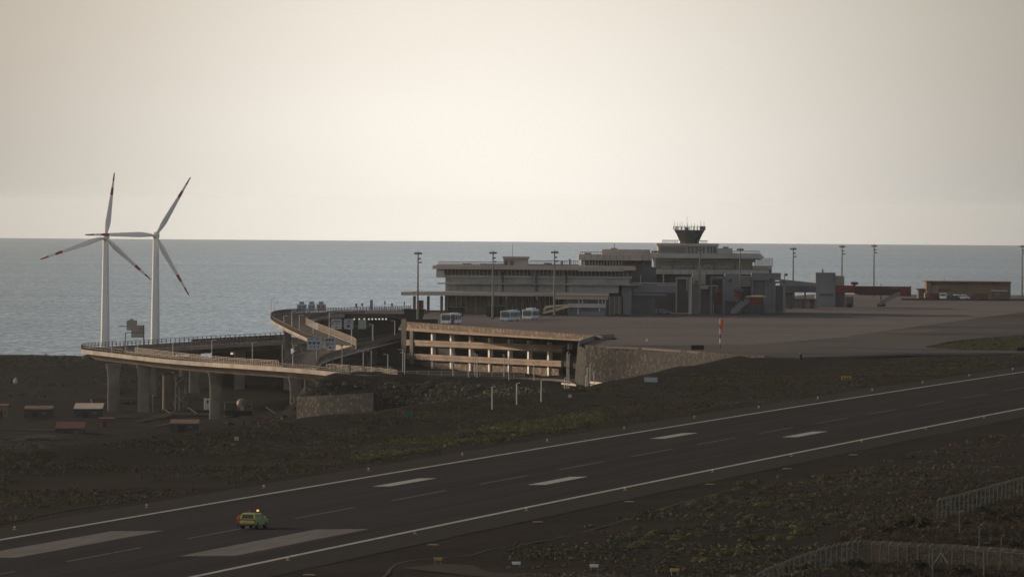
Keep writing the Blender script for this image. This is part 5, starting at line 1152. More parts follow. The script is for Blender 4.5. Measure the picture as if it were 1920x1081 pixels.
# apron buses: local +x is the front
def bus(lab, u, y, deg, body, lower, stripe, L=12.5, wd=2.9, h=3.05, hump=False):
    o = thing('apron_bus', lab, 'bus', group='buses parked in front of the terminal'); loc_heading(o, u, y, APZ, deg)
    bevel(MB().box(-L / 2, L / 2, -wd / 2, wd / 2, 0.32, h).build('body', body, o), 0.22, 3)
    bevel(MB().box(-L / 2 + 0.2, L / 2 - 0.2, -wd / 2 - 0.012, wd / 2 + 0.012, 0.34, 0.95).build('skirt', lower, o), 0.1)
    MB().box(L / 2 - 0.05, L / 2 + 0.03, -wd / 2 + 0.16, wd / 2 - 0.16, 1.15, h - 0.5).build('windscreen', M_glass, o)
    MB().box(L / 2 - 0.05, L / 2 + 0.02, -wd / 2 + 0.3, wd / 2 - 0.3, h - 0.42, h - 0.2).build('destination_panel', M_termd, o)
    for s in (-1, 1):
        for i in range(5):
            x = L / 2 - 1.2 - i * 2.2; MB().box(x - 1.95, x, s * wd / 2 - 0.02, s * wd / 2 + 0.025, 1.25, h - 0.5).build('side_window', M_glass, o)
        for i in (0, 2): x = L / 2 - 1.0 - i * 4.2; MB().box(x - 0.08, x + 0.06, s * wd / 2 - 0.02, s * wd / 2 + 0.03, 0.4, h - 0.4).build('door_pillar', body, o)
        if stripe: MB().box(L / 2 - 3.6, L / 2 - 0.6, s * (wd / 2 + 0.03) - 0.01, s * (wd / 2 + 0.03) + 0.01, 0.4, h - 0.3).build('stripe', stripe, o)
        MB().box(L / 2 - 0.02, L / 2 + 0.05, s * wd / 2 - s * 0.5 - 0.17, s * wd / 2 - s * 0.5 + 0.17, 0.6, 0.85).build('headlight', M_signw, o)
        MB().box(L / 2 + 0.05, L / 2 + 0.3, s * (wd / 2 + 0.1) - 0.06, s * (wd / 2 + 0.1) + 0.06, 1.7, 2.3).build('mirror', M_black, o)
        for x in (L / 2 - 2.6, -L / 2 + 2.8): wheel(o, x, s * (wd / 2 - 0.16), 0.48, 0.3)
    if hump: bevel(MB().box(-3.5, 2.5, -wd / 2 + 0.35, wd / 2 - 0.35, h, h + 0.42).build('air_conditioner', body, o), 0.15)
    else: bevel(MB().box(-4.8, -1.0, -wd / 2 + 0.5, wd / 2 - 0.5, h, h + 0.2).build('air_conditioner', body, o), 0.08)
M_busw = mat('bus_white', (0.80, 0.80, 0.80), (0.74, 0.74, 0.74), 0.4, 0.4); M_busb = mat('bus_pale_blue', (0.60, 0.67, 0.70), (0.54, 0.61, 0.64), 0.4, 0.4); M_mag = mat('bus_magenta', (0.20, 0.03, 0.07), (0.16, 0.025, 0.055), 0.5, 0.5)
bus('white apron bus with a dark red stripe behind the car park roof', 846, 607.5, -104, M_busw, M_busw, M_mag)
bus('pale blue apron bus, left one of the pair in front of the terminal', 957, 601.5, -104, M_busb, M_busb, None)
bus('white apron bus with a tall roof unit, right one of the pair', 995, 599, -100, M_busw, M_busb, None, hump=True)
def van(lab, u, y, deg, m, L=5.2, wd=1.95, h=2.1, glass=True, grp=None, name='van'):
    o = thing(name, lab, name.replace('_', ' '), group=grp); loc_heading(o, u, y, APZ, deg)
    pr_ = [(-L / 2, 0.35), (L / 2, 0.35), (L / 2, 0.95), (L / 2 - 0.9, 1.15), (L / 2 - 1.5, h), (-L / 2 + 0.1, h)]
    bevel(MB().prism([(x, -wd / 2, z) for x, z in pr_], (0, wd, 0)).build('body', m, o), 0.1)
    MB().prism([(L / 2 - 0.93, -wd / 2 + 0.15, 1.2), (L / 2 - 0.93, wd / 2 - 0.15, 1.2), (L / 2 - 1.44, wd / 2 - 0.2, h - 0.12), (L / 2 - 1.44, -wd / 2 + 0.2, h - 0.12)], (0.05, 0, 0.02)).build('windscreen', M_glass, o)
    for s in (-1, 1):
        for x0, x1 in ((L / 2 - 2.5, L / 2 - 1.5), (-L / 2 + 0.4, L / 2 - 2.7)): MB().box(x0, x1, s * wd / 2 - 0.015, s * wd / 2 + 0.015, 1.2, h - 0.25).build('side_window', M_glass, o)
        for x in (L / 2 - 1.0, -L / 2 + 1.0): wheel(o, x, s * (wd / 2 - 0.1), 0.34, 0.22)
        MB().box(L / 2 - 0.03, L / 2 + 0.02, s * (wd / 2 - 0.3) - 0.15, s * (wd / 2 - 0.3) + 0.15, 0.68, 0.85).build('headlight', M_signw, o)
    return o
van('tall white van parked right of the apron office', 1147, 588.5, -150, M_busw, h=2.3)
van('white minibus parked behind the tall white van right of the apron office', 1166, 587.5, -172, M_busw, h=2.0)
van('dark car parked at the foot of the boarding towers behind the pale mast', 1245, 588.5, 20, M_slate, 4.4, 1.8, 1.5, name='car')
van('silver car with a pale roof close beside the foot of the pale sunlit mast', 1232, 588, 178, M_pole, 4.4, 1.8, 1.5, name='car')
van('blue grey pickup left of the white truck in front of the ochre hangar', 1787, 561.5, 10, mat('blue_grey_paint', (0.05, 0.08, 0.09), None, 1, 0.5), 5, 1.9, 1.7, name='pickup')
van('white van parked in front of the ochre hangar', 1803, 561.3, 5, M_busw, 6.0, 2.0, 1.9)
def truck(lab, u, y, deg, m, cabm):
    o = thing('fire_truck', lab, 'fire truck', group=None); loc_heading(o, u, y, APZ, deg)
    bevel(MB().box(-3.4, 1.4, -1.25, 1.25, 0.6, 2.5).build('body', m, o), 0.08); bevel(MB().box(1.5, 3.4, -1.2, 1.2, 0.55, 2.6).build('cab', cabm, o), 0.12)
    MB().box(3.38, 3.43, -1.0, 1.0, 1.5, 2.3).build('windscreen', M_glass, o)
    for s in (-1, 1):
        MB().box(1.8, 3.1, s * 1.2 - 0.015, s * 1.2 + 0.015, 1.5, 2.3).build('side_window', M_glass, o)
        for x in (2.4, -1.2, -2.4): wheel(o, x, s * 1.1, 0.5, 0.3)
    MB().box(1.9, 2.5, -0.9, 0.9, 2.6, 2.78).build('beacon', M_red, o)
truck('red fire truck with a white cab front in front of the hangar door', 1769, 562, -96, M_red, M_busw)
truck('low red fire truck by the right half of the ochre hangar', 1836, 562, 175, M_brick, M_brick)
truck('dark red truck at the far left of the hangar beside the pale door', 1750, 561.6, -170, M_brick, M_red)
for i, u in enumerate((1194, 1201, 1208, 1214)):
    if i == 0:
        dl = thing('baggage_dolly', 'small pale baggage dolly parked in line in front of the dark terminal base', 'dolly', tuple(G(u, 588.5, APZ)), group='baggage dollies in a line')
        MB().box(-1.2, 1.2, -0.75, 0.75, 0.4, 0.55).build('bed', M_term, dl); MB().bar((-1.1, 0, 0.5), (0, 0, 1.5), 0.12).bar((1.1, 0, 0.5), (0, 0, 1.5), 0.12).build('frame', M_pole, dl)
        for x in (-0.9, 0.9): MB().cyl((x, -0.7, 0.2), (x, -0.5, 0.2), 0.2, 0.2, 10).build('wheel', M_black, dl)
    else: dup(dl, G(u, 588.5, APZ))

# runway inspection car with its roof beacon, driving away to the right
su = thing('inspection_car', 'yellow green runway inspection car with a lit amber roof beacon', 'car'); loc_heading(su, 476, 990.5, None, 90 - 17); su.location.z += 0.05
M_suv = mat('yellow_green_paint', (0.66, 0.62, 0.09), (0.58, 0.54, 0.08), 0.8, 0.4, obj=True); M_suvs = mat('green_grey_paint', (0.34, 0.38, 0.15), (0.28, 0.32, 0.13), 0.8, 0.4, obj=True)
L, wd = 4.7, 1.88
def prof(pts, w0, w1=None):     # extrude a side profile, narrowing with height
    mb = MB(); w1 = w0 if w1 is None else w1; zs = [z for _, z in pts]; lo, hi = min(zs), max(zs)
    k = lambda z: w0 + (w1 - w0) * (z - lo) / (hi - lo)
    a = [(x, -k(z) / 2, z) for x, z in pts]; b = [(x, k(z) / 2, z) for x, z in pts]; n = len(pts)
    return mb.add(a + b, [tuple(range(n - 1, -1, -1)), tuple(range(n, 2 * n))] + [(i, (i + 1) % n, n + (i + 1) % n, n + i) for i in range(n)])
bevel(prof([(-2.3, 0.55), (-1.95, 0.45), (-1.0, 0.42), (1.0, 0.42), (1.95, 0.45), (2.33, 0.6), (2.35, 0.95), (2.1, 1.08), (1.15, 1.16), (-2.28, 1.16), (-2.36, 0.95)], wd).build('body', M_suvs, su), 0.09, 3)
bevel(prof([(-2.27, 1.15), (1.15, 1.15), (0.45, 1.72), (0.2, 1.78), (-1.9, 1.78), (-2.1, 1.7)], wd - 0.06, wd - 0.42).build('cabin', M_suv, su), 0.06, 2)
prof([(-2.36, 1.1), (-2.30, 0.62), (-2.38, 0.62), (-2.42, 0.95)], wd - 0.16).build('tailgate', M_suv, su)
MB().hexa([(-2.31, -.72, 1.2), (-2.31, .72, 1.2), (-2.25, .72, 1.2), (-2.25, -.72, 1.2), (-2.15, -.62, 1.66), (-2.15, .62, 1.66), (-2.09, .62, 1.66), (-2.09, -.62, 1.66)]).build('rear_window', M_glass, su)
MB().hexa([(1.12, -.74, 1.19), (1.12, .74, 1.19), (1.17, .74, 1.19), (1.17, -.74, 1.19), (0.47, -.62, 1.7), (0.47, .62, 1.7), (0.52, .62, 1.7), (0.52, -.62, 1.7)]).build('windscreen', M_glass2, su)
for s in (-1, 1):
    for x0, x1, t0, t1 in ((0.02, 0.98, 0.05, 0.42), (-0.95, -0.05, -0.93, -0.05), (-1.95, -1.05, -1.8, -1.05)):
        y0, y1 = s * (wd / 2 - 0.045), s * (wd / 2 - 0.2)
        MB().hexa([(x0, y0, 1.21), (x1, y0, 1.21), (x1, y0 + s * .03, 1.21), (x0, y0 + s * .03, 1.21), (t0, y1, 1.68), (t1, y1, 1.68), (t1, y1 + s * .03, 1.68), (t0, y1 + s * .03, 1.68)]).build('side_window', M_glass, su)
    for x in (1.45, -1.42): wheel(su, x, s * 0.82, 0.37, 0.25)
    bevel(MB().box(-2.4, -2.2, s * 0.82 - 0.12, s * 0.82 + 0.12, 0.75, 1.12).build('tail_light', M_brick, su), 0.03)
    bevel(MB().box(2.2, 2.4, s * 0.7 - 0.2, s * 0.7 + 0.2, 0.8, 0.98).build('headlight', M_signw, su), 0.03)
    bevel(MB().box(0.75, 0.95, s * 1.0 - 0.1, s * 1.0 + 0.1, 1.15, 1.38).build('mirror', M_suv, su), 0.03)
    for x0 in (-0.95, 0.05): MB().box(x0 - 0.1, x0 + 0.08, s * (wd / 2) - 0.01, s * (wd / 2) + 0.03, 1.0, 1.04).build('door_handle', M_poled, su)
bevel(MB().box(-2.48, -2.25, -0.9, 0.9, 0.42, 0.66).build('rear_bumper', M_poled, su), 0.06); bevel(MB().box(2.25, 2.45, -0.9, 0.9, 0.42, 0.66).build('front_bumper', M_poled, su), 0.06)
MB().box(-2.43, -2.4, -0.28, 0.28, 0.74, 0.88).build('number_plate', M_signw, su)
MB().box(-2.445, -2.41, -0.8, 0.8, 0.98, 1.08).build('red_band', mat('red_reflective', (0.5, 0.06, 0.04), None, 1, 0.5), su)
MB().box(-1.3, 0.1, -0.6, 0.6, 1.79, 1.83).build('roof_rack', M_poled, su)
MB().box(0.0, 0.22, -0.58, 0.58, 1.83, 1.93).build('light_bar', M_red, su)
MB().lathe([(0.13, 1.93), (0.15, 2.0), (0.12, 2.1), (0.04, 2.14)], 12, (0.1, -0.42, 0)).build('beacon', mat('amber_beacon', (1.0, 0.55, 0.10), None, 1, 0.3, emit=1.0), su)
MB().lathe([(0.12, 1.93), (0.13, 1.99), (0.09, 2.05)], 12, (0.1, 0.42, 0)).build('beacon', mat('unlit_beacon', (0.25, 0.09, 0.03), None, 1, 0.3), su)

# ------------------------------------------------------------------ people
def person(lab, loc, heading, vest, trousers, hair, group=None, arm=0.15):
    me = bpy.data.meshes.new('person'); J = [
        ((0, 0, 0.95), 0.145), ((0, 0, 1.12), 0.13), ((0, 0.01, 1.33), 0.155), ((0, 0, 1.46), 0.085), ((0, 0.015, 1.54), 0.062), ((0, 0.02, 1.64), 0.1), ((0, 0.02, 1.73), 0.085),
        ((-.1, 0, .9), .1), ((-.11, .03, .5), .072), ((-.12, -.02, .1), .05), ((-.13, .13, .04), .042),
        ((.1, 0, .9), .1), ((.12, .06, .5), .072), ((.13, .03, .1), .05), ((.14, .18, .04), .042),
        ((-.2, 0, 1.4), .07), ((-.27, .0, 1.13), .05), ((-.27, .1, .9), .038), ((-.26, .14, .82), .035),
        ((.2, 0, 1.4), .07), ((.27, .02, 1.13), .05), ((.25, .16, .95), .038), ((.24, .22, .9), .035)]
    E = [(0, 1), (1, 2), (2, 3), (3, 4), (4, 5), (5, 6), (0, 7), (7, 8), (8, 9), (9, 10), (0, 11), (11, 12), (12, 13), (13, 14), (2, 15), (15, 16), (16, 17), (17, 18), (2, 19), (19, 20), (20, 21), (21, 22)]
    me.from_pydata([j[0] for j in J], E, [])
    o = bpy.data.objects.new('person', me); COL.objects.link(o); tag(o, lab, 'person', group)
    o.location = loc; o.rotation_euler = (0, 0, R(heading))
    sk = o.modifiers.new('skin', 'SKIN')
    for i, (p, r) in enumerate(J): me.skin_vertices[0].data[i].radius = (r, r * 0.85)
    me.skin_vertices[0].data[0].use_root = True
    o.modifiers.new('subdivision', 'SUBSURF').levels = 1; o.modifiers['subdivision'].render_levels = 1
    me.materials.append(trousers)
    v = MB(); v.loft([[(w_ * math.cos(a), d * math.sin(a) * 0.8 + 0.005, z) for a in [2 * math.pi * i / 16 for i in range(16)]] for z, w_, d in ((0.86, 0.2, 0.19), (1.0, 0.19, 0.18), (1.15, 0.19, 0.18), (1.34, 0.225, 0.2), (1.44, 0.2, 0.15), (1.5, 0.1, 0.1))], smooth=True); v.build('safety_vest', vest, o)
    for s in (-1, 1): MB().cyl((s * .2, 0, 1.42), (s * .275, .01, 1.12), .085, .068, 10).build('sleeve', vest, o)
    h = MB(); h.lathe([(0.02, 1.82), (0.09, 1.8), (0.115, 1.72), (0.112, 1.66), (0.1, 1.63)], 14, (0, 0.01, 0)); h.build('hair', hair, o)
    f = MB(); f.loft([[(0.088 * k * math.cos(a), 0.05 + 0.075 * k * math.sin(a), z) for a in [2 * math.pi * i / 12 for i in range(12)]] for z, k in ((1.53, .6), (1.58, .95), (1.65, 1.05), (1.7, 1.0))], smooth=True); f.bar((0, 0.12, 1.61), (0, 0.145, 1.6), 0.03); f.build('face', M_skin, o)
    for s in (-1, 1):
        hd = MB(); b = Vector((-.26, .14, .82)) if s < 0 else Vector((.24, .22, .9)); hd.box(b.x - .03, b.x + .03, b.y - .03, b.y + .05, b.z - .09, b.z)
        for q in range(4): hd.bar(b + Vector((0, -.02 + q * .02, -.09)), b + Vector((0, -.01 + q * .02, -.16 + abs(q - 1.5) * .01)), .017)
        hd.bar(b + Vector((0, .05, -.03)), b + Vector((0, .085, -.09)), .02); hd.build('hand', M_skin, o)
    return o
M_skin = mat('skin', (0.40, 0.24, 0.17), None, 2, 0.7); M_trs = mat('dark_trousers', (0.022, 0.022, 0.026), None, 3, 0.9); M_hair = mat('dark_hair', (0.02, 0.015, 0.012), None, 3, 0.9)
p = GP(449, 991.5) + Vector((0, 0, 0.05)); person('person in an orange safety vest and dark trousers beside the yellow green car', p, 200, M_orange, M_trs, M_hair)

# ------------------------------------------------------------------ yard under the viaduct
def at(u, y, Z=None): return GT(u, y, 1500) if Z is None else P(u, y, Z)
def shed(lab, u0, u1, yt, yb, roofm, wallm, Z, dp=6, slope=2.0, name='shed'):
    o = thing(name, lab, name, tuple(P((u0 + u1) / 2, yb, Z)), world=True)
    MB().pbox(u0 + 1.5, u1 - 1.5, yt + 2.6, yb + 6, Z + 0.4, dp - 0.8).build('wall', wallm, o)
    a, b = P(u0, yt + 3.4, Z), P(u1, yt + 3.4, Z); r = MB()
    r.hexa([(a.x, Z, a.z - .12), (b.x, Z, b.z - .12), (b.x, Z + dp, b.z + slope - .12), (a.x, Z + dp, a.z + slope - .12), (a.x, Z, a.z + .05), (b.x, Z, b.z + .05), (b.x, Z + dp, b.z + slope + .05), (a.x, Z + dp, a.z + slope + .05)]); r.build('roof', roofm, o)
    MB().pbox(lerp(u0, u1, .3), lerp(u0, u1, .52), lerp(yt, yb, .45), yb + 5, Z + 0.3, 0.15).build('door', M_black, o)
    MB().pbox(lerp(u0, u1, .65), lerp(u0, u1, .8), lerp(yt, yb, .45), lerp(yt, yb, .7), Z + 0.3, 0.15).build('window', M_glass, o)
    return o
M_pale = mat('pale_sheet_roof', (0.60, 0.50, 0.38), (0.48, 0.40, 0.31), 0.5, 0.6)
shed('dark shed with a bright pale sheet roof left of the second pier', 138, 192, 762, 782, M_pale, M_concd, 2110, 9, 1.2)
shed('long low shed with an orange brown roof at the far left of the hollow', 44, 98, 763, 782, M_brown, M_concd, 2120, 8, 0.7)
shed('low dark shed with a dull red roof in the hollow left of the runway', 103, 158, 799, 818, M_brick, M_concd, 1965, 7, 1.4)
shed('dark brown hut at the extreme left edge of the photo', -6, 15, 757, 785, M_brick, M_brown, 2100, 6, 0.4)
shed('long dark container shed with a rust red roof edge below the abutment wall', 588, 670, 777, 797, M_brown, M_concd, 1915, 5, 0.3, 'container')
shed('rust red container standing right of the pale roofed shed', 184, 214, 781, 801, M_brick, M_brick, 2040, 4, 0.2, 'container')
shed('low open shed with a pale grey brown roof in front of the third pier', 318, 372, 790, 806, M_brown, M_concd, 1975, 8, 0.8)
M_ybl = mat('yellowish_block', (0.115, 0.09, 0.048), (0.085, 0.068, 0.04), 0.25, 0.9)
hw = thing('aggregate_bays', 'long yellowish wall of aggregate bays behind the first two piers', 'wall', tuple(P(210, 768, 2226)), world=True)
pxp(hw, 'rear_wall', M_ybl, (168, 274, 747, 775, 2236, 1)); pxp(hw, 'coping', M_brown, (165, 276, 745.4, 747, 2235.5, 1.6))
for u in (180, 196, 212, 228, 244, 258): pxp(hw, 'divider', M_ybl, (u, u + 3, 753, 775, 2229, 7))
si = thing('cement_silo', 'tall tan concrete tower beside the steel batching plant under the viaduct', 'tower', tuple(P(313, 772, 2190)), world=True)
M_tan2 = mat('tan_concrete', (0.17, 0.135, 0.105), (0.13, 0.105, 0.085), 0.25, 0.9)
c0 = P(314, 772, 2190); c1 = P(314, 701, 2190); MB().cyl((c0.x, 2190, c0.z - 2), (c0.x, 2190, c1.z), 1.45, 1.4, 20).build('shell', M_tan2, si); pxp(si, 'hatch', M_termd, (309, 313, 728, 742, 2188.4, 0.4)); MB().cyl((c0.x, 2190, c1.z), (c0.x, 2190, c1.z + 0.5), 1.55, 0.9, 20).build('cap', M_concg, si)
bp = thing('batching_plant', 'rusty steel batching plant with a slender frame right of the tan tower', 'batching plant', tuple(P(338, 772, 2185)), world=True)
for u in (328, 335, 343, 349): pxp(bp, 'column', M_fasc if u < 340 else M_poled, (u, u + 2, 706, 776, 2183 + (u % 2), 0.35))
for y in (707, 722, 738, 752): pxp(bp, 'beam', M_poled, (327, 351, y, y + 1.6, 2183.4, 0.4))
for (u0, y0, u1, y1) in ((328, 722, 344, 708), (336, 752, 350, 738), (328, 738, 342, 752), (322, 744, 330, 772)): MB().bar(P(u0, y0, 2183), P(u1, y1, 2183), 0.16).build('brace', M_fasc, bp)
MB().loft([[tuple(P(340 + k * s, y, 2183 + d)) for s, d in ((-6, 0), (6, 0), (6, 2.2), (-6, 2.2))] for y, k in ((700, .35), (693, .35), (706, 1), (720, 1), (728, .3))][2:]).build('hopper', M_brown, bp); pxp(bp, 'head_box', M_fasc, (335, 341, 692, 706, 2183, 1.2), (342, 350, 722, 737, 2184, 1.5))
for lab, u, y, Z in (('crossed timber barrier between the batching plant and the white cab', 361, 771, 2170), ('pale crossed timber barrier in shadow near the fourth pier', 507, 770, 2080), ('crossed timber barrier at the foot of the tan tower', 318, 775, 2165)):
    c = P(u, y, Z); o = thing('cross_barrier', lab, 'barrier', tuple(c))
    for s in (-1, 1): MB().bar((-1.3 * s, 0.1 * s, -0.6), (1.3 * s, 0.1 * s, 1.1), 0.2).build('timber', M_pole if s < 0 else M_tan2, o)
tk = thing('lorry', 'pale grey lorry cab parked behind the third pier', 'lorry', tuple(P(391, 772, 2150)), world=True)
bevel(pxp(tk, 'cab', M_pole, (382.5, 399.5, 747, 768, 2148, 2.2)), 0.15); pxp(tk, 'windscreen', M_glass, (387.5, 391.5, 749.5, 756, 2147.9, 0.12), (393.5, 397.5, 749.5, 756, 2147.9, 0.12)); pxp(tk, 'chassis', M_black, (383, 400, 768, 773, 2148.5, 6)); pxp(tk, 'lamp', M_signw, (384, 386, 745, 747, 2149, 0.3))
mx = thing('mixer_truck', 'concrete mixer truck with a pale round drum end right of the third pier', 'mixer truck', tuple(P(455, 778, 2100)), world=True)
q = P(452, 756, 2100); MB().loft([[(q.x + 0.2 * (y_ - 2100) * 0.6 + r * math.cos(a), y_, q.z + 0.05 * (y_ - 2100) + r * math.sin(a)) for a in [2 * math.pi * i / 18 for i in range(18)]] for y_, r in ((2098.6, 0.35), (2099, 0.9), (2100.6, 1.25), (2102.5, 1.15), (2104, 0.6))], smooth=True).build('drum', mat('drum_yellowish', (0.42, 0.34, 0.2), (0.34, 0.28, 0.17), 1, 0.6), mx)
bevel(pxp(mx, 'tank', M_concg, (421, 441, 753, 769, 2104, 2.4)), 0.3); pxp(mx, 'cab', M_tan2, (462, 473, 757, 770, 2101, 2.2)); pxp(mx, 'windscreen', M_glass, (464, 470, 759, 763, 2100.9, 0.12)); pxp(mx, 'chute', M_signb, (451, 457, 761, 769, 2098.4, 0.5)); pxp(mx, 'chassis', M_black, (422, 473, 769, 778, 2101, 2.4))
bm_ = thing('boom', 'thin dull red boom lying across the dark yard left of the fourth pier', 'boom', tuple(P(505, 786, 1990)), world=True)
MB().bar(P(480, 787, 1990), P(532, 782, 1990), 0.28).build('beam', M_red, bm_); MB().bar(P(488, 786, 1990.3), P(488, 779, 1990.3), 0.16).bar(P(488, 779, 1990.3), P(512, 778, 1990.3), 0.1).build('rail', M_brick, bm_)
MB().bar(P(510, 782, 1990.5), P(510, 800, 1990.5), 0.3).build('prop', M_poled, bm_)
dk_ = thing('scrap_heap', 'dark heap of scrap metal below the third pier', 'scrap heap', tuple(P(455, 805, 1960)), world=True)
rj = random.Random(8)
for nm, mm, n in (('plate', M_concd, 16), ('bent_pipe', M_poled, 9), ('drum', M_black, 8)):
    for i in range(n):
        c = P(rj.uniform(425, 545), rj.uniform(789, 812), rj.uniform(1950, 1975)); mb = MB()
        if nm == 'plate': mb.bar(c, c + Vector((rj.uniform(-2, 2), rj.uniform(-1, 1), rj.uniform(-.6, .9))), rj.uniform(.6, 1.6), rj.uniform(.3, 1.2))
        elif nm == 'drum': mb.cyl(c - Vector((0, 0, .6)), c + Vector((0, 0, .3)), .35, .35, 12)
        else: mb.bar(c, c + Vector((rj.uniform(-2, 2), rj.uniform(-.5, .5), rj.uniform(.2, 1.4))), 0.14)
        mb.build(nm, mm, dk_)
yd = thing('yard_mast', 'short white headed post standing before the aggregate bays', 'post', tuple(P(172, 757, 2222)), world=True)
pxp(yd, 'post', M_pole, (171, 172.2, 750, 760, 2222, 0.16)); pxp(yd, 'lamp_head', M_signw, (169, 172, 747.5, 750.5, 2221.8, 0.4))
yd = thing('yard_mast', 'thin pale post between the second pier and the tan tower', 'post', tuple(P(286.5, 772, 2180)), world=True)
pxp(yd, 'post', M_pole, (286, 287, 742, 776, 2180, 0.14)); pxp(yd, 'lamp_head', M_signw, (285, 288, 740, 742.2, 2179.9, 0.4))
bl = thing('white_bag', 'small bright white bag on the dark hillside at the far left', 'bag', tuple(GT(29, 718, 1800)))
MB().lathe([(0.3, -0.2), (0.62, 0.1), (0.6, 0.7), (0.45, 1.2), (0.12, 1.5)], 10).build('sack', M_signw, bl); MB().cyl((0, 0, 1.45), (0.1, 0, 1.75), 0.12, 0.2, 8).build('neck', M_signw, bl)

# ------------------------------------------------------------------ fences on this side
M_fpost = mat('fence_post_concrete', (0.165, 0.172, 0.15), (0.13, 0.136, 0.12), 2.0, 0.9, spec=0.03)
def mesh_mat():
    m = bpy.data.materials.new('chain_link'); m.use_nodes = True; t = m.node_tree; b = t.nodes['Principled BSDF']; b.inputs['Base Color'].default_value = (0.014, 0.02, 0.016, 1); b.inputs['Roughness'].default_value = 0.7
    g = t.nodes.new('ShaderNodeNewGeometry'); v = t.nodes.new('ShaderNodeTexVoronoi'); v.inputs['Scale'].default_value = 14; v.feature = 'DISTANCE_TO_EDGE'; t.links.new(g.outputs['Position'], v.inputs['Vector'])
    r = t.nodes.new('ShaderNodeMath'); r.operation = 'LESS_THAN'; r.inputs[1].default_value = 0.014; t.links.new(v.outputs['Distance'], r.inputs[0])
    tr = t.nodes.new('ShaderNodeBsdfTransparent'); mx_ = t.nodes.new('ShaderNodeMixShader'); t.links.new(r.outputs[0], mx_.inputs[0]); t.links.new(tr.outputs[0], mx_.inputs[1]); t.links.new(b.outputs[0], mx_.inputs[2])
    t.links.new(mx_.outputs[0], t.nodes['Material Output'].inputs['Surface']); return m
M_link = mesh_mat()
def fence(lab, base, h, lean, braces=()):
    o = thing('perimeter_fence', lab, 'fence', tuple(base[0]), world=True)
    for i, b in enumerate(base):
        mb = MB(); t = b + Vector((0, 0, h)); mb.bar(b - Vector((0, 0, .3)), t, 0.13); mb.bar(t, t + lean, 0.12); mb.build('post', M_fpost, o)
        if i in braces:
            for s in (-1, 1):
                if 0 <= i + s < len(base):
                    d = (base[i + s] - b).normalized(); MB().bar(b + Vector((0, 0, h * .75)), b + d * 1.5, 0.1).build('brace', M_fpost, o)
    mb = MB(); mw = MB()
    for a, c in zip(base[:-1], base[1:]):
        mb.add([a, c, c + Vector((0, 0, h)), a + Vector((0, 0, h))], [(0, 1, 2, 3)])
        for k in (0.3, 0.62, 0.95): mw.bar(a + Vector((0, 0, h)) + lean * k, c + Vector((0, 0, h)) + lean * k, 0.02)
        mw.bar(a + Vector((0, 0, h - .05)), c + Vector((0, 0, h - .05)), 0.025)
    mb.build('chain_link_mesh', M_link, o, fix=False); mw.build('barbed_wire', M_fpost, o)
lean = Vector((0.36, 0.1, 0.3))
base = [RW(873 + 3.2 * i, -139.3) for i in range(27)]; base = [Vector((p.x, p.y, hz(p.x, p.y))) for p in base]
fence('upper stretch of airport fence with leaning post tops above the dry grass hummock', base, 2.2, lean, (0, 10))
bu = [(1420 + 9.9 * i) for i in range(20)]
base = []
yb = lambda u: np.interp(u, [1410, 1440, 1500, 1560, 1600, 1620, 1700, 1800, 1900, 1990], [1122, 1107, 1082, 1062, 1055, 1055.5, 1060, 1065, 1073, 1080])
for u in bu + [1634, 1650.5, 1667, 1684, 1701, 1721, 1743, 1765, 1785, 1808, 1830, 1852, 1876, 1898, 1921, 1946]:
    p = GP(u, float(yb(u))); base.append(p)
fence('nearer stretch of airport fence bending round the lower right corner of the photo', base, 2.0, lean, (5, 14, 18, 27))
for u, yt, yb_, lab in ((1799, 957, 985, 'leftmost of three hooked posts along the diagonal pipe'), (1836, 982, 1020, 'middle one of three hooked posts along the diagonal pipe'), (1877.5, 1003, 1044, 'rightmost of three hooked posts along the diagonal pipe')):
    Z = 800; b, t = P(u, yb_ + 4, Z), P(u, yt + 4, Z); o = thing('hooked_post', lab, 'post', tuple(b), world=True)
    MB().sweep([b - Vector((0, 0, .5)), t, t + Vector((.1, 0, .14)), t + Vector((.24, 0, .22))], 0.055, 8).build('post', M_fpost, o); MB().bar(t + Vector((.2, 0, .2)), t + Vector((.3, 0, .24)), 0.09).build('tip', M_pole, o)
dp_ = thing('diagonal_pipe', 'dark pipe running diagonally down between the two fences', 'pipe', tuple(P(1770, 979, 850)), world=True)
MB().cyl(P(1768, 977, 850), P(1925, 1070, 770), 0.16, 0.16, 12).build('pipe', M_concd, dp_)
for t in (0.2, 0.5, 0.8): p = P(1768, 977, 850).lerp(P(1925, 1070, 770), t); MB().bar(p, p - Vector((0, 0, 1.2)), 0.12).build('support', M_concd, dp_)
for u, yt, lab, hd in ((1749, 1029, 'T topped grey post in front of the nearer fence', 1), (1845, 1032, 'plain grey post in front of the nearer fence at the lower right', 0)):
    Z = 742; t = P(u, yt, Z); b = Vector((t.x, Z, hz(t.x, Z) - .3)); o = thing('grey_post', lab, 'post', tuple(b), world=True)
    MB().cyl(b, t, 0.06, 0.06, 10).build('post', M_fpost, o)
    MB().box(t.x - 0.06 - .3 * hd, t.x + .06 + .35 * hd, t.y - .06, t.y + .06, t.z - .03, t.z + .1).build('top_bar', M_fpost, o)
wb = thing('small_sign', 'tiny pale board lying on the hummock beside the hooked posts', 'board', tuple(P(1850, 1018, 805)), world=True)
pxp(wb, 'panel', M_fpost, (1844, 1856, 1015.5, 1018.5, 805, 0.3)); pxp(wb, 'leg', M_fpost, (1845, 1846, 1018, 1024, 805.1, 0.1), (1854, 1855, 1018, 1024, 805.1, 0.1))

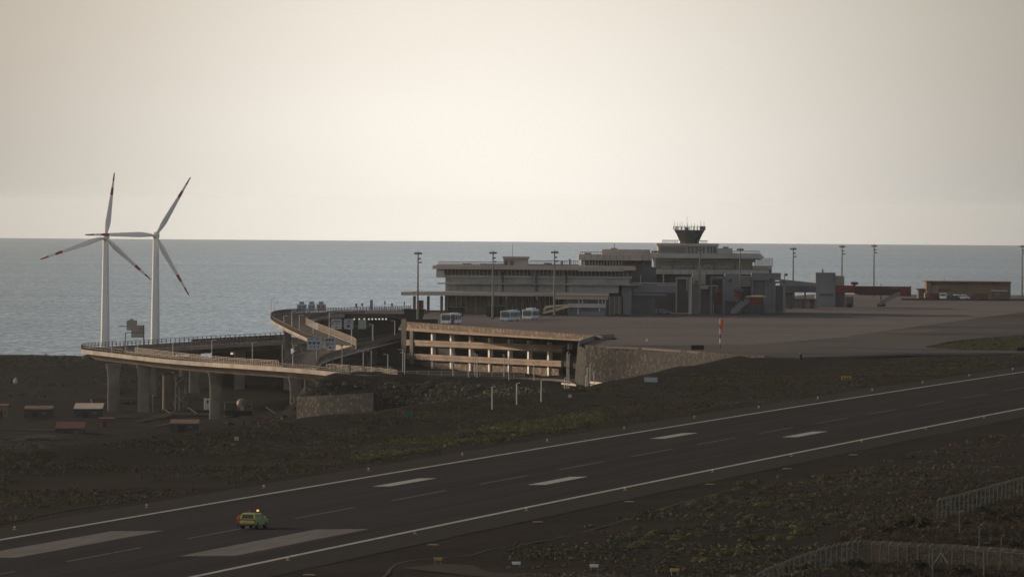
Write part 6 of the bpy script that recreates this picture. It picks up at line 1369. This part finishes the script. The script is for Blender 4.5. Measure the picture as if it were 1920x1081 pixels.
# ------------------------------------------------------------------ shrubs one can tell apart
def shrub_proto(seed, m, leaves, flat):
    rg = np.random.RandomState(seed); v = []; f = []
    mb = MB()
    for j in range(5):
        cx, cy = rg.normal(0, .38, 2) if j else (0, 0); rr_ = rg.uniform(.5, .8) if j else .9
        for i in range(leaves):
            d = rg.normal(size=3); d[2] = abs(d[2]); d /= np.linalg.norm(d); q = rg.uniform(.6, 1.08)
            c = np.array([cx, cy, 0]) + d * rr_ * q * np.array([1, 1, flat]); a = np.cross(d, rg.normal(size=3)); a /= np.linalg.norm(a); b = np.cross(d + .6 * rg.normal(size=3), a); b /= np.linalg.norm(b)
            s = rg.uniform(.06, .13); mb.add([c - a * s, c - b * s * .8, c + a * s, c + b * s * .8], [(0, 1, 2, 3)])
    st_ = MB()
    for j in range(6):
        a = rg.uniform(0, 6.28); st_.cyl((0, 0, -.15), (.5 * math.cos(a), .5 * math.sin(a), .45 * flat), .03, .012, 5)
    return mb, st_, m
M_sh1 = foliage('shrub_yellow_green', [(0.075, 0.074, 0.032), (0.125, 0.122, 0.048), (0.165, 0.16, 0.07)], 0.2)
M_sh2 = foliage('shrub_grey_green', [(0.06, 0.065, 0.045), (0.10, 0.105, 0.07), (0.075, 0.085, 0.07)], 0.2)
M_sh3 = foliage('shrub_dry_brown', [(0.075, 0.055, 0.032), (0.12, 0.088, 0.05), (0.09, 0.07, 0.042)], 0.2)
M_twig = mat('shrub_twig', (0.05, 0.038, 0.028), None, 2, 0.9)
KIND = [('rounded yellow green shrub on the dark ground between runway and fences', 'yellow green shrubs this side of the runway', M_sh1), ('dull grey green shrub on the dark ground between runway and fences', 'grey green shrubs this side of the runway', M_sh2), ('dry brown shrub on the dark ground between runway and fences', 'dry brown shrubs this side of the runway', M_sh3)]
PRO = {}
def shrub(k, v, u, y, sc):
    p = GP(u, y); p.z = hz(p.x, p.y) - 0.05; lab, grp, m = KIND[k]
    if (k, v) not in PRO:
        a, b, m = shrub_proto(k * 10 + v, m, 170, (0.75, 0.6, 0.9)[v]); o = thing('shrub', lab, 'shrub', tuple(p), rg.uniform(0, 6), grp)
        a.build('foliage', m, o, fix=False); b.build('stem', M_twig, o); o.scale = (sc,) * 3; PRO[(k, v)] = o
    else: dup(PRO[(k, v)], p, rg.uniform(0, 6), scale=sc)
rg = np.random.RandomState(77)
for u, y, sc in ((1392, 908, .9), (1402, 912, 1.0), (1418, 905, .9), (1448, 912, .9), (1388, 918, .8), (1300, 1000, 1.2), (1318, 1003, 1.0), (1272, 1012, 1.0), (1430, 948, 1.1), (1445, 945, .9), (1476, 940, .8), (1478, 985, .9), (1490, 990, .8), (1505, 987, 1.0), (1540, 965, .7), (1560, 968, .8), (1412, 970, 1.0), (1500, 1002, 1.2), (1420, 1010, .9), (1400, 1025, 1.2), (1445, 1030, .9), (1452, 1050, .9), (1390, 1040, .9), (1190, 1025, .9), (1205, 1020, .8), (1330, 1052, 1.0), (1180, 1004, .7), (1300, 945, .8), (1340, 932, .7), (1465, 895, .7)): shrub(0, int(rg.randint(3)), u, y, sc)
for i in range(150):
    t = rg.rand() ** 1.3; u = rg.uniform(1150, 1900); ymin = max(905 - (u - 1400) * 0.2, 840); y = ymin + 20 + (1075 - ymin) * t
    k = 0 if (u < 1520 and rg.rand() < .5) else (1 if rg.rand() < .45 else 2)
    if u > 1700 and y > 960 or (y > 1010 and u > 1560): continue
    if y > 1030 and u < 1280: continue
    shrub(k, int(rg.randint(3)), u, y, rg.uniform(.4, .95))
big = thing('shrub', 'large dome shaped dry shrub behind the nearer fence where it bends', 'shrub', tuple(GP(1622, 1026))); big.location.z = hz(big.location.x, big.location.y)
a, b, _ = shrub_proto(99, M_sh3, 420, 0.85); a.build('foliage', M_sh3, big, fix=False); b.build('stem', M_twig, big); big.scale = (1.25,) * 3
# dry growth over the hummock between the fences
M_dry = foliage('dry_grass', [(0.012, 0.010, 0.008), (0.030, 0.021, 0.014), (0.13, 0.086, 0.05), (0.020, 0.015, 0.011), (0.06, 0.042, 0.026)], 0.16)
q = []
while len(q) < 1500:
    u, y = rg.uniform(1570, 2000), rg.uniform(925, 1110)
    if y > 975 - max(0, u - 1770) * 0.32 + (28 if u < 1640 else 0) and (u > 1690 or y < 1035 or y > 1062):
        g = GP(u, y); q.append((g.x, g.y))
scatter('dry_growth', np.array(q), 0.35, 1.1, 90, 0.10, M_dry, 51, 'dry brown grass and thicket over the hummock between the fences', blade=True)

# dark bushes crowding the foot of the fences
M_sh4 = foliage('shrub_dark', [(0.016, 0.015, 0.011), (0.030, 0.027, 0.018), (0.022, 0.024, 0.015)], 0.3)
KIND.append(('dark dense bush growing among the dry grass by the airport fences', 'dark bushes by the fences', M_sh4))
for u, y, sc in ((1668, 1014, 1.2), (1690, 1008, 1.4), (1715, 1003, 1.2), (1735, 1012, 1.3), (1840, 962, 1.3), (1868, 966, 1.6), (1895, 972, 1.5), (1915, 985, 1.4), (1855, 985, 1.2), (1880, 1000, 1.3), (1812, 1012, 1.0), (1560, 1078, 1.1), (1600, 1084, 1.3), (1660, 1088, 1.2), (1720, 1090, 1.3), (1800, 1092, 1.2), (1512, 1086, 1.0), (1905, 1040, 1.2)): shrub(3, int(rg.randint(3)), u, y, sc)
